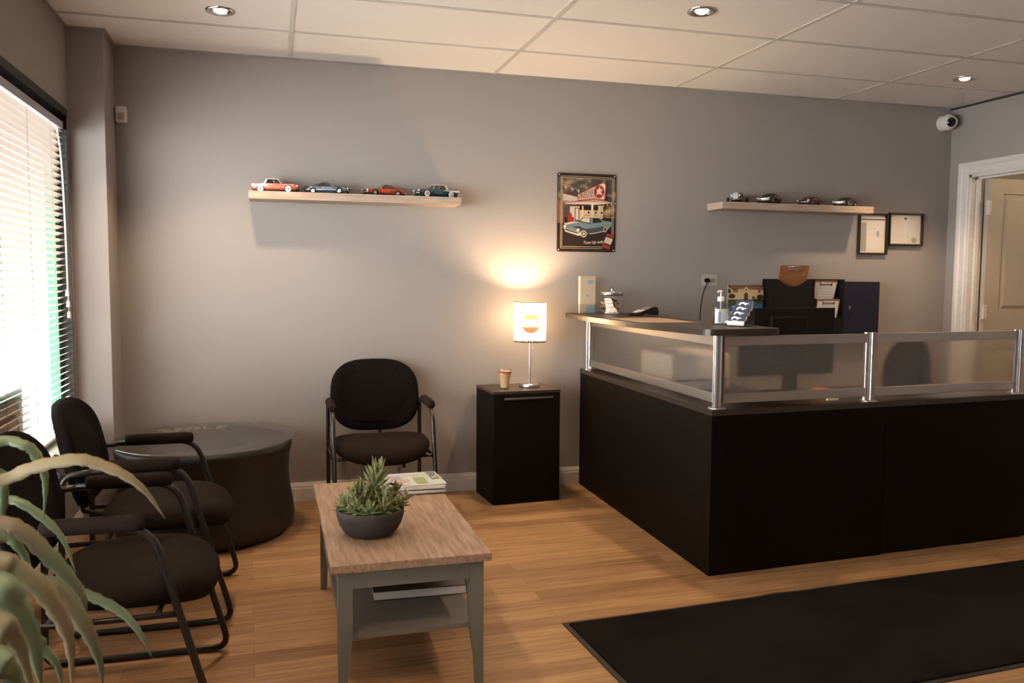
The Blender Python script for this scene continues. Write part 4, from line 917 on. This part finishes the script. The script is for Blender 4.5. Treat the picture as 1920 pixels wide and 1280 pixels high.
# ------------------------------------------------------------------ small black cabinet, lamp and candle
RC = R(3.5); t_ = thing('side_cabinet', 'low espresso side cabinet with a thin metal bar handle', 'cabinet', (1.237, 4.697, 0), RC)
CW, CD, CHh = .42, .345, .675
m = MB(); m.box((0, .018, 0), (CW, CD, CHh - .016), .001); m.build('cabinet_body', M['espresso'], t_)
m = MB(); m.box((-.001, -.001, CHh - .016), (CW + .001, CD + .001, CHh), .001); m.build('top', M['espresso_top'], t_)
m = MB(); m.box((.001, 0, .004), (CW - .001, .0175, CHh - .018), .001); o = m.build('door', M['espresso'], t_)
m = MB(); m.box((.062, -.014, .626), (CW - .05, -.009, .638), .001); m.box((.08, -.010, .629), (.088, .0, .635)); m.box((CW - .07, -.010, .629), (CW - .062, .0, .635)); m.build('handle', M['alu'], o)
LX, LY = 1.508, 4.87
t_ = thing('table_lamp', 'lit table lamp with white printed drum shade on the cabinet', 'lamp', (LX, LY, CHh))
m = MB(); m.lathe([(.060, 0), (.062, .003), (.062, .018), (.059, .022), (.012, .023)], 36); m.build('base', M['alu'], t_)
m = MB(); m.cyl((0, 0, .022), (0, 0, .33), .0055); m.cyl((0, 0, .33), (0, 0, .37), .017); m.build('pole', M['alu'], t_)
m = MB(); m.sm = True; m.lathe([(.0975, .281), (.0975, .520)], 48, cap=False); sh = m.build('lamp_shade', M['lampshade'], t_)
m = MB()
for z in (.281, .520): m.lathe([(.0965, z - .003), (.0995, z - .003), (.0995, z + .003), (.0965, z + .003), (.0965, z - .003)], 48, cap=False)
for k in range(40):
    a = 2 * PI * k / 40 + random.random() * .1; hh = .004 + random.random() * .006; z = .284
    vs = [(.0983 * math.cos(a + d_), .0983 * math.sin(a + d_), z + q) for d_, q in ((-.07, 0), (.07, 0), (.05, hh), (-.02, hh * .7))]; m.verts_faces(vs, [(0, 1, 2, 3)])
m.build('rim', M['lamptrim'], sh)
def shp(pts, r_=.0985, a0=R(-104)): return [(r_ * math.cos(a0 + x / r_), r_ * math.sin(a0 + x / r_), z) for x, z in pts]
m = MB()
def band(f0, f1, x0, x1, n=20, r_=.0985):    # patch on the shade between two curves
    vs = []
    for k in range(n + 1):
        x = x0 + (x1 - x0) * k / n; vs += shp([(x, f0(x)), (x, f1(x))], r_)
    m.verts_faces(vs, [(2 * k, 2 * k + 2, 2 * k + 3, 2 * k + 1) for k in range(n)], smooth=True)
zc = .392; rx, rz_ = .068, .068
q_ = lambda x, s_: math.sqrt(max(0, 1 - (x / s_) ** 2))
band(lambda x: zc - .056 * q_(x, .058) - .0, lambda x: zc - .018 - .002 * math.sin(x * 200), -.052, .052)
band(lambda x: zc + .024 + .005 * math.sin(x * 120), lambda x: zc + .026 + .032 * q_(x, .056), -.050, .050)
band(lambda x: zc - .014, lambda x: zc - .006 + .004 * math.sin(x * 150), -.05, .014); band(lambda x: zc - .012, lambda x: zc + .02, .038, .05)
for a_, b_ in ((15, 75), (95, 165), (190, 235), (245, 285), (300, 345)):
    pts = [(rx * math.cos(R(a_ + (b_ - a_) * k / 10)), zc + rz_ * math.sin(R(a_ + (b_ - a_) * k / 10))) for k in range(11)]
    m.mat(1); m.tube(shp(pts, .0990), .0021, 6)
m.build('printed_emblem', [M['lampbrown'], M['lamptrim']], sh)
m = MB(); m.sphere((0, 0, .40), .026, sc=(1, 1, 1.2)); m.build('bulb', M['bulb'], t_)
m = MB(); m.tube([(.012, -.012, .34), (.014, -.014, .245)], .0008, 5); m.sphere((.014, -.014, .240), .004, u=8, v=6); m.build('pull_chain', M['alu'], t_)
l = bpy.data.lights.new('lamp_light', 'POINT'); l.energy = 44; l.color = (1, .70, .42); l.shadow_soft_size = .03
o = bpy.data.objects.new('lamp_light', l); COL.objects.link(o); o.location = (LX, LY, CHh + .445)
t_ = thing('candle_glass', 'small tapered glass holding milky amber candle on the cabinet', 'candle', (1.343, 4.845, CHh))
m = MB(); m.lathe([(.026, 0), (.0285, .002), (.031, .04), (.037, .075), (.0435, .117), (.0425, .117), (.0355, .074), (.029, .04), (.026, .008)], 36, cap=False); m.build('glass', M['clear'], t_)
m = MB(); m.lathe([(.0255, .006), (.0285, .04), (.0345, .073), (.0385, .094)], 36); m.mat(1); m.lathe([(.0386, .094), (.0405, .104)], 36); m.build('wax', [M['wax'], M['waxtop']], t_)

# ------------------------------------------------------------------ guest chairs
def guest_chair(label, loc, rz):
    t_ = thing('guest_chair', label, 'chair', loc, rz, 'black padded guest armchairs')
    for s_ in (-1, 1):
        x = s_ * .27
        loop = fillet([(x, -.20, .619), (x * 1.0, -.300, .610), (x * 1.0, -.315, .012), (x, .285, .012), (x, .118, .621), (x, -.20, .621)], [.05, .05, .06, .08], 6)
        # drawn open at the arm's rear end; both ends meet inside the pad
        m = MB(); m.tube(loop, .0115, 10); fr = m.build('side_frame', M['blackmetal'], t_)
        m = MB(); n = 12; pts = [(x, -.165 + .265 * k / n, .634) for k in range(n + 1)]
        rr = [.021] + [.0245] * (n - 1) + [.021]; m.tube([(x, -.170, .634)] + pts + [(x, .105, .634)], [.012] + rr + [.012], 14); m.build('arm_pad', M['fabricw'], fr)
        m = MB(); m.tube([(x, -.308, .350), (x, .195, .357)], .0095, 8); m.build('side_rail', M['blackmetal'], fr)
    m = MB(); m.tube(fillet([(-.27, .13, .356), (-.2, .13, .356), (.2, .13, .356), (.27, .13, .356)], .02, 3), .0095, 8); m.build('cross_bar', M['blackmetal'], t_); m = MB(); m.tube([(-.27, -.16, .353), (.27, -.16, .353)], .0095, 8); m.build('cross_bar', M['blackmetal'], t_)
    def fs(x, y, z):
        sad = .018 * (abs(x) / .26) ** 1.6 if z > 0 else .022 * (abs(x) / .26) ** 2
        fall = -.03 * max(0, (y - .08) / .19) ** 2
        return (x, y + .035, z + .398 + sad + fall)
    cushion(.262, .242, .088, 2.6, fs).build('seat', M['fabricw'], t_)
    def fb(x, y, z):     # x across, y up, z thickness
        ww = 1 - .10 * max(0, -y / .21) ** 2 - .09 * max(0, y / .21) ** 2
        return (x * ww, -.312 - .045 * (y / .21) - z * .9 + .045 * (x / .25) ** 2, .648 + y)
    cushion(.258, .206, .062, 3.2, fb).build('backrest', M['fabric'], t_)
    for s_ in (-1, 1): m = MB(); m.tube(smooth_pts([(s_ * .268, -.300, .60), (s_ * .20, -.342, .62), (s_ * .14, -.345, .66)]), .009, 8); m.build('back_bracket', M['blackmetal'], t_)
    m = MB()
    m.tube([(-.03, -.330, .56), (-.03, -.290, .40), (-.03, -.15, .350)], .012, 8); m.build('back_support', M['blackmetal'], t_)
    return t_
c0 = guest_chair('black armchair standing against the back wall behind the coffee table', (.575, 4.665, 0), R(180))
m = MB(); m.cyl((-.115, .10, .37), (-.115, .10, .32), .006); m.cyl((-.115, .10, .32), (-.115, .10, .29), .009); m.build('lever', M['blackplastic'], c0)
guest_chair('black armchair by the window, nearer the tyre table', (-.445, 3.607, 0), R(-90))
guest_chair('black armchair by the window, partly behind the plant leaves', (-.455, 2.825, 0), R(-91.5))

# ------------------------------------------------------------------ tyre table
t_ = thing('tire_table', 'round side table made of a black tyre under a glass top', 'side table', (-.345, 4.60, 0))
m = MB(); m.sm = True
prof = [(.16, .03), (.22, .004), (.34, .0), (.40, .006), (.435, .035), (.446, .08), (.440, .15), (.424, .24), (.418, .32), (.424, .40), (.436, .45), (.438, .468), (.428, .481), (.40, .487), (.33, .488), (.27, .482), (.22, .46), (.19, .42), (.18, .25)]
m.lathe(prof, 72, cap=False); m.build('tire', M['rubber'], t_)
m = MB(); m.lathe([(.185, .42), (.185, .40), (.05, .38), (.0001, .38)], 40, cap=False); m.build('wheel_disc', M['blackplastic'], t_)
m = MB(); 
for i, ch in enumerate('EAGLE'):
    a = R(126.5 - i * 11.3); r_ = .372
    m.text(ch, .135, Matrix.Translation((r_ * math.cos(a), r_ * math.sin(a), .4885)) @ Matrix.Rotation(a - PI / 2, 4, 'Z'), .0006, .006, .78)
m.build('lettering', mat('tyre_letter', (.95, .90, .70), .7), t_)
m = MB(); m.sm = False; m.lathe([(.452, .490), (.455, .492), (.455, .498), (.452, .500)], 72); m.build('glass_top', clear_mat('table_glass', (.86, .90, .88), .03, .45), t_)

# ------------------------------------------------------------------ coffee table
CX0, CX1, CY0, CY1, CZ = .162, .674, 2.572, 3.645, .450
t_ = thing('coffee_table', 'light oak topped coffee table with sage grey legs and shelf', 'coffee table', ((CX0 + CX1) / 2, (CY0 + CY1) / 2, 0))
hx_, hy_ = (CX1 - CX0) / 2, (CY1 - CY0) / 2
m = MB(); m.box((-hx_, -hy_, CZ - .026), (hx_, hy_, CZ), .002); m.build('table_top', M['oak'], t_)
for sx in (-1, 1):
    for sy in (-1, 1):
        m = MB(); x, y = sx * (hx_ - .045), sy * (hy_ - .045); r_ = .023
        def lr(z, k): return [(x - sx * r_ * (k if True else 1) if False else x + sx * r_ - sx * 2 * r_ * q[0] * k, y + sy * r_ - sy * 2 * r_ * q[1] * k, z) for q in ((0, 0), (1, 0), (1, 1), (0, 1))]
        m.loft([lr(0, .55), lr(.10, .66), lr(.18, .9), lr(.22, 1), lr(CZ - .026, 1)], smooth=False); m.build('leg', M['sage'], t_)
m = MB(); i = hx_ - .045; j = hy_ - .045
for s_ in (-1, 1):
    m.box((-i, s_ * (j + .012) - .009, CZ - .085), (i, s_ * (j + .012) + .009, CZ - .026)); m.box((s_ * (i + .012) - .009, -j, CZ - .085), (s_ * (i + .012) + .009, j, CZ - .026))
m.build('apron', M['sage'], t_)
m = MB(); m.box((-i - .01, -j - .008, .195), (i + .01, j + .008, .212), .001); m.build('shelf', M['sagetop'], t_)
# book under the table
t_ = thing('large_book', 'large flat dark book lying on the coffee table shelf', 'book', (.50, 3.06, .212), R(-2))
m = MB(); m.box((-.165, -.195, .002), (.160, .195, .030)); m.build('pages', M['paper'], t_)
m = MB(); m.box((-.168, -.198, .030), (.168, .198, .0325)); m.box((-.168, -.198, 0), (.168, .198, .002)); m.box((.162, -.198, 0), (.168, .198, .0325)); m.build('cover', mat('dark_cover', (.035, .022, .018), .35), t_)
# magazines
mags = [('bottom', (.55, .52, .50)), ('second', (.62, .58, .52)), ('third', (.35, .20, .08)), ('fourth', (.60, .57, .55)), ('topmost', (.62, .66, .60))]
z = CZ
for k, (nm, c_) in enumerate(mags):
    th = (.007, .009, .005, .008, .007)[k]
    t_ = thing('magazine', '%s magazine of the stack on the coffee table' % nm if k < 4 else 'topmost magazine with garden cover on the coffee table stack', 'magazine', (.538 + .006 * math.sin(k * 2.2), 3.475 + .006 * math.cos(k * 3), z), R((1, -2, 2, -1, 2.5)[k]), 'magazines stacked on the coffee table')
    m = MB(); m.box((-.140, -.112, .0006), (.139, .1125, th - .0006)); m.build('pages', M['paper'], t_)
    m = MB(); m.box((-.141, -.113, th - .0006), (.1415, .1135, th)); m.box((-.141, -.113, 0), (.1415, .1135, .0006)); m.box((-.1415, .1130, 0), (.1415, .1140, th)); cv = m.build('cover', mat('magazine_cover_%d' % k, c_, .25), t_)
    if k == 4:
        g = Matrix.Translation((0, 0, th)); m = MB(); lz = [0.]
        def B(i, pts): m.mat(i); m.prism(pts, lz[0], lz[0] + .0003, g); lz[0] += .00012
        B(0, rrect(.13, .20, .001, 1, -.065, -.004)); B(1, rrect(.05, .09, .002, 1, -.10, .04)); B(2, rrect(.07, .08, .02, 3, -.06, .03)); B(3, ell(-.03, -.03, .035, .03)); B(1, ell(-.06, -.06, .025, .02)); B(2, [(-.13, -.09), (-.10, -.03), (-.08, -.1), (-.05, -.06), (-.03, -.1)])
        B(3, [(-.12, .0), (-.06, .01), (-.07, .04), (-.11, .03)]); B(0, ell(.02, .08, .032, .02)); B(4, rrect(.05, .10, .001, 1, .045, -.045)); B(5, rrect(.045, .07, .001, 1, .05, .045))
        m.build('cover_picture', [mat('cv_pale', (.60, .58, .60), .3), mat('cv_orange', (.45, .20, .07), .3), mat('cv_greyblue', (.38, .40, .46), .3), mat('cv_blush', (.55, .40, .32), .3), mat('cv_olive', (.32, .36, .16), .3), mat('cv_sage', (.42, .47, .36), .3)], cv)
        m = MB(); m.text('BACK', .055, g @ Matrix.Translation((.112, .03, .002)) @ Matrix.Rotation(-PI / 2, 4, 'Z'), .0003, .0008, 1.0); m.build('lettering', mat('cv_text', (.10, .14, .13), .4), cv)
    z += th + .0003
# succulent bowl
t_ = thing('potted_succulent', 'spiky green succulent in a round grey bowl on coffee table', 'potted plant', (.318, 2.885, CZ))
m = MB(); m.sm = True; m.lathe([(.062, 0), (.076, .002), (.094, .017), (.108, .042), (.1155, .068), (.117, .092), (.110, .092), (.106, .075), (.09, .06)], 48); m.build('bowl', M['pot'], t_)
m = MB(); m.lathe([(.1065, .074), (.0001, .080)], 32, cap=False); m.build('soil', M['soil'], t_)
rnd = random.Random(3)
def spike(m, base, d_, ln, w_, curl=.10):
    d_ = Vector(d_).normalized(); sd = d_.cross(Vector((0, 0, 1)))
    if sd.length < .1: sd = Vector((1, 0, 0))
    sd.normalize(); up = sd.cross(d_).normalized(); b_ = Vector(base); rings = []
    for k, (t, ww) in enumerate(((0, .75), (.3, 1), (.65, .62), (1, .03))):
        c_ = b_ + d_ * ln * t + up * ln * curl * t * t; hw = w_ / 2 * ww
        rings.append([c_ - sd * hw + up * hw * .35, c_ + up * hw * .05, c_ + sd * hw + up * hw * .35, c_ - up * hw * .75])
    m.loft(rings, smooth=False)
def rosette(x, y, z0, tilt, az, hgt, R0, mt, rows=10, per=7):
    m = MB(); ax = Vector((math.sin(tilt) * math.cos(az), math.sin(tilt) * math.sin(az), math.cos(tilt))); q = ax.to_track_quat('Z', 'Y').to_matrix()
    for r_ in range(rows):
        t = r_ / (rows - 1)
        for k in range(per):
            a = 2 * PI * k / per + r_ * .45 + rnd.random() * .2; el = R(9 + 48 * t * t + rnd.random() * 16)
            dv = q @ Vector((math.cos(a) * math.cos(el), math.sin(a) * math.cos(el), math.sin(el)))
            spike(m, Vector((x, y, z0)) + ax * hgt * t + dv * .004, dv, R0 * (1 - .25 * t) * (.85 + rnd.random() * .3), .0165)
    m.cyl((x, y, z0 - .01), Vector((x, y, z0)) + ax * hgt, .006, 8)
    m.build('rosette', mt, t_)
rosette(.012, .02, .082, R(8), R(20), .118, .080, M['succ'], 9, 7)
rosette(-.018, .0, .082, R(14), R(170), .06, .072, M['succ'], 6, 7)
for x, y, tl, az, hh, r_, mt in ((-.082, .0, 32, 175, .035, .040, 'succ2'), (-.055, -.05, 30, 230, .03, .036, 'succ2'), (-.01, -.075, 30, 270, .025, .036, 'succ2'), (.04, -.065, 28, 300, .035, .038, 'succ'), (.082, -.02, 48, 345, .055, .036, 'succ'), (.075, .04, 35, 30, .06, .034, 'succ'), (-.05, .06, 25, 120, .04, .04, 'succ'), (.03, .08, 20, 80, .05, .04, 'succ'), (-.045, -.01, 20, 200, .05, .04, 'succ'), (.04, .0, 18, 330, .05, .042, 'succ2')):
    rosette(x * .84, y * .84, .080, R(tl), R(az), hh, r_ * 1.38, M[mt], 4, 6)

# ------------------------------------------------------------------ floor mat
t_ = thing('floor_mat', 'large black entrance mat lying on the floor before the desk', 'mat', (2.27, 2.6, 0))
mp_ = [(1.066, 2.988), (4.35, 3.165), (4.40, 2.24), (1.115, 2.085)]
mp_ = [(1.066, 2.988), (4.35, 3.165), (4.395, 2.327), (1.11, 2.150)]
def inset(P_, d_):
    cx = sum(p[0] for p in P_) / 4; cy = sum(p[1] for p in P_) / 4
    return [(x + (d_ if x < cx else -d_), y + (d_ if y < cy else -d_)) for x, y in P_]
def wavy(P_, amp):
    out = []
    for k in range(4):
        a, b_ = P_[k], P_[(k + 1) % 4]
        for q in range(30):
            t = q / 30; x = a[0] + (b_[0] - a[0]) * t; y = a[1] + (b_[1] - a[1]) * t
            if k == 0: y += amp * (math.sin(x * 3.3) * .4 + math.exp(-((x - 2.05) / .06) ** 2) * 1.6)
            out.append((x, y))
    return out
m = MB(); m.prism([(x - 2.27, y - 2.6) for x, y in wavy(mp_, .006)], .0003, .004); m.build('rubber_border', M['matedge'], t_)
m = MB(); m.prism([(x - 2.27, y - 2.6) for x, y in wavy(inset(mp_, .022), .004)], .004, .0095); m.build('carpet_pile', M['mat'], t_)

# ------------------------------------------------------------------ foreground plant
LEAVES = [
    ([[-0.596, 1.482, 0.772], [-0.538, 1.564, 1.027], [-0.456, 1.621, 1.052], [-0.421, 1.621, 1.045], [-0.406, 1.626, 1.032], [-0.393, 1.63, 1.0], [-0.391, 1.637, 0.966], [-0.398, 1.644, 0.9]], 0.018, 'g'),
    ([[-0.596, 1.482, 0.772], [-0.529, 1.532, 0.987], [-0.441, 1.56, 0.996], [-0.389, 1.556, 1.017], [-0.325, 1.547, 1.029], [-0.291, 1.546, 1.021], [-0.248, 1.541, 1.0], [-0.213, 1.537, 0.968], [-0.183, 1.534, 0.919]], 0.021, 't'),
    ([[-0.596, 1.482, 0.772], [-0.549, 1.587, 0.951], [-0.473, 1.669, 0.937], [-0.442, 1.672, 0.93], [-0.403, 1.671, 0.897], [-0.374, 1.672, 0.856], [-0.355, 1.673, 0.791]], 0.016, 'g'),
    ([[-0.596, 1.482, 0.772], [-0.52, 1.5, 0.945], [-0.426, 1.499, 0.94], [-0.395, 1.499, 0.926], [-0.363, 1.498, 0.89], [-0.33, 1.495, 0.847], [-0.308, 1.496, 0.805], [-0.306, 1.503, 0.762]], 0.026, 'm'),
    ([[-0.596, 1.482, 0.772], [-0.549, 1.584, 0.906], [-0.474, 1.664, 0.871], [-0.451, 1.672, 0.855], [-0.436, 1.68, 0.817], [-0.437, 1.692, 0.762]], 0.017, 'g'),
    ([[-0.596, 1.482, 0.772], [-0.501, 1.441, 0.92], [-0.395, 1.384, 0.915], [-0.373, 1.387, 0.898], [-0.343, 1.386, 0.868], [-0.32, 1.387, 0.827], [-0.306, 1.389, 0.775], [-0.306, 1.394, 0.7]], 0.029, 't'),
    ([[-0.596, 1.482, 0.772], [-0.499, 1.464, 0.892], [-0.388, 1.431, 0.87], [-0.364, 1.432, 0.863], [-0.333, 1.431, 0.85], [-0.305, 1.429, 0.809], [-0.286, 1.429, 0.77], [-0.274, 1.431, 0.726], [-0.269, 1.434, 0.67]], 0.026, 'm'),
    ([[-0.596, 1.482, 0.772], [-0.477, 1.508, 0.864], [-0.332, 1.515, 0.819], [-0.312, 1.519, 0.806], [-0.285, 1.52, 0.79], [-0.251, 1.519, 0.764], [-0.223, 1.518, 0.722], [-0.207, 1.52, 0.678]], 0.016, 'g'),
    ([[-0.596, 1.482, 0.772], [-0.491, 1.411, 0.904], [-0.38, 1.326, 0.9], [-0.357, 1.332, 0.852], [-0.343, 1.339, 0.801], [-0.336, 1.346, 0.718]], 0.034, 'g'),
    ([[-0.596, 1.482, 0.772], [-0.482, 1.379, 0.873], [-0.365, 1.267, 0.866], [-0.347, 1.28, 0.827], [-0.334, 1.291, 0.746]], 0.029, 't'),
    ([[-0.596, 1.482, 0.772], [-0.506, 1.512, 0.808], [-0.393, 1.526, 0.739], [-0.377, 1.535, 0.708], [-0.36, 1.543, 0.675], [-0.356, 1.553, 0.619]], 0.016, 'g'),
    ([[-0.596, 1.482, 0.772], [-0.54, 1.562, 0.99], [-0.459, 1.617, 0.998], [-0.454, 1.629, 0.964], [-0.461, 1.643, 0.92], [-0.469, 1.658, 0.886]], 0.015, 'g'),
    ([[-0.596, 1.482, 0.772], [-0.473, 1.348, 0.845], [-0.35, 1.209, 0.839], [-0.339, 1.224, 0.805], [-0.332, 1.238, 0.749]], 0.031, 'g'),
]
t_ = thing('arching_leaf_plant', 'tall plant with long arching strap leaves in left foreground', 'potted plant', (-.596, 1.482, 0))
O = Vector((-.596, 1.482, 0))
m = MB(); m.sm = True; m.lathe([(.10, 0), (.11, .004), (.14, .25), (.145, .27), (.13, .27), (.125, .24)], 36); m.build('pot', M['pot'], t_)
m = MB(); m.lathe([(.128, .235), (.0001, .245)], 24, cap=False); m.build('soil', M['soil'], t_)
m = MB(); m.tube(smooth_pts([(0, 0, .23), (.01, .0, .45), (-.005, .005, .65), (0, 0, .80)]), .014, 10); m.build('stem', mat('plant_stem', (.16, .11, .07), .8), t_)
def strap(pts, w_, mt, tip=True):
    P_ = smooth_pts([Vector(p) - O for p in pts], 8); n = len(P_); vs = []
    for k, p in enumerate(P_):
        t = k / (n - 1); tg = (P_[min(k + 1, n - 1)] - P_[max(k - 1, 0)]).normalized()
        sd = tg.cross(Vector((.45, -.70, .55)))           # the blades hang face-on to the room, sides drooping
        if sd.length < .05: sd = Vector((1, 0, 0))
        sd.normalize(); nm = sd.cross(tg).normalized()
        ww = 1.12 * w_ / 2 * min(1, .35 + t * 2.2) * (1 - max(0, (t - .6) / .4) ** 1.6 * .96) * (1 + .09 * math.sin(k * 1.3) + .05 * math.sin(k * 2.9 + 1))
        for s_, dn in ((-1, .30), (-.5, .10), (0, 0), (.5, .10), (1, .30)): vs.append(p + sd * ww * s_ - nm * ww * dn)
    m = MB(); m.verts_faces(vs, [(5 * k + j_, 5 * k + j_ + 1, 5 * k + 6 + j_, 5 * k + 5 + j_) for k in range(n - 1) for j_ in range(4)], smooth=True)
    o = m.build('leaf', mt, t_); sm_ = o.modifiers.new('thick', 'SOLIDIFY'); sm_.thickness = .0007
for pts, w_, c_ in LEAVES: strap(pts, w_, M['leaf' + c_])

# ------------------------------------------------------------------ lights, world, camera
W = bpy.data.worlds.new('sky'); SC.world = W; W.use_nodes = True
bg = W.node_tree.nodes['Background']; bg.inputs[0].default_value = (1.0, .985, .98, 1); bg.inputs[1].default_value = 24.0
l = bpy.data.lights.new('hall_lamp', 'POINT'); l.energy = 18; l.color = (1, .78, .5); l.shadow_soft_size = .08
o = bpy.data.objects.new('hall_lamp', l); COL.objects.link(o); o.location = (XR + 1.0, 3.9, 2.3)

cam = bpy.data.cameras.new('camera'); co = bpy.data.objects.new('camera', cam); COL.objects.link(co); SC.camera = co
f_, yaw, pit, rol, hc = 1572.3, .2789, -.0752, .0065, 1.3375
cam.sensor_width = 36; cam.lens = 36 * f_ / 1920; cam.clip_start = .05
cy_, sy_, cp_, sp_ = math.cos(yaw), math.sin(yaw), math.cos(pit), math.sin(pit)
F_ = Vector((sy_ * cp_, cy_ * cp_, sp_)); R_ = Vector((cy_, -sy_, 0)); U_ = R_.cross(F_)
R2 = R_ * math.cos(rol) + U_ * math.sin(rol); U2 = -R_ * math.sin(rol) + U_ * math.cos(rol)
mc = Matrix.Identity(4)
for i in range(3): mc[i][0] = R2[i]; mc[i][1] = U2[i]; mc[i][2] = -F_[i]; mc[i][3] = (0, 0, hc)[i]
co.matrix_world = mc
cam.dof.use_dof = True; cam.dof.focus_distance = 4.0; cam.dof.aperture_fstop = 8
vs_ = SC.view_settings; vs_.view_transform = 'Standard'; vs_.look = 'None'; vs_.exposure = 0; vs_.gamma = 1
SC.cycles.max_bounces = 10; SC.cycles.transparent_max_bounces = 24; SC.cycles.sample_clamp_indirect = 8; SC.cycles.use_denoising = True
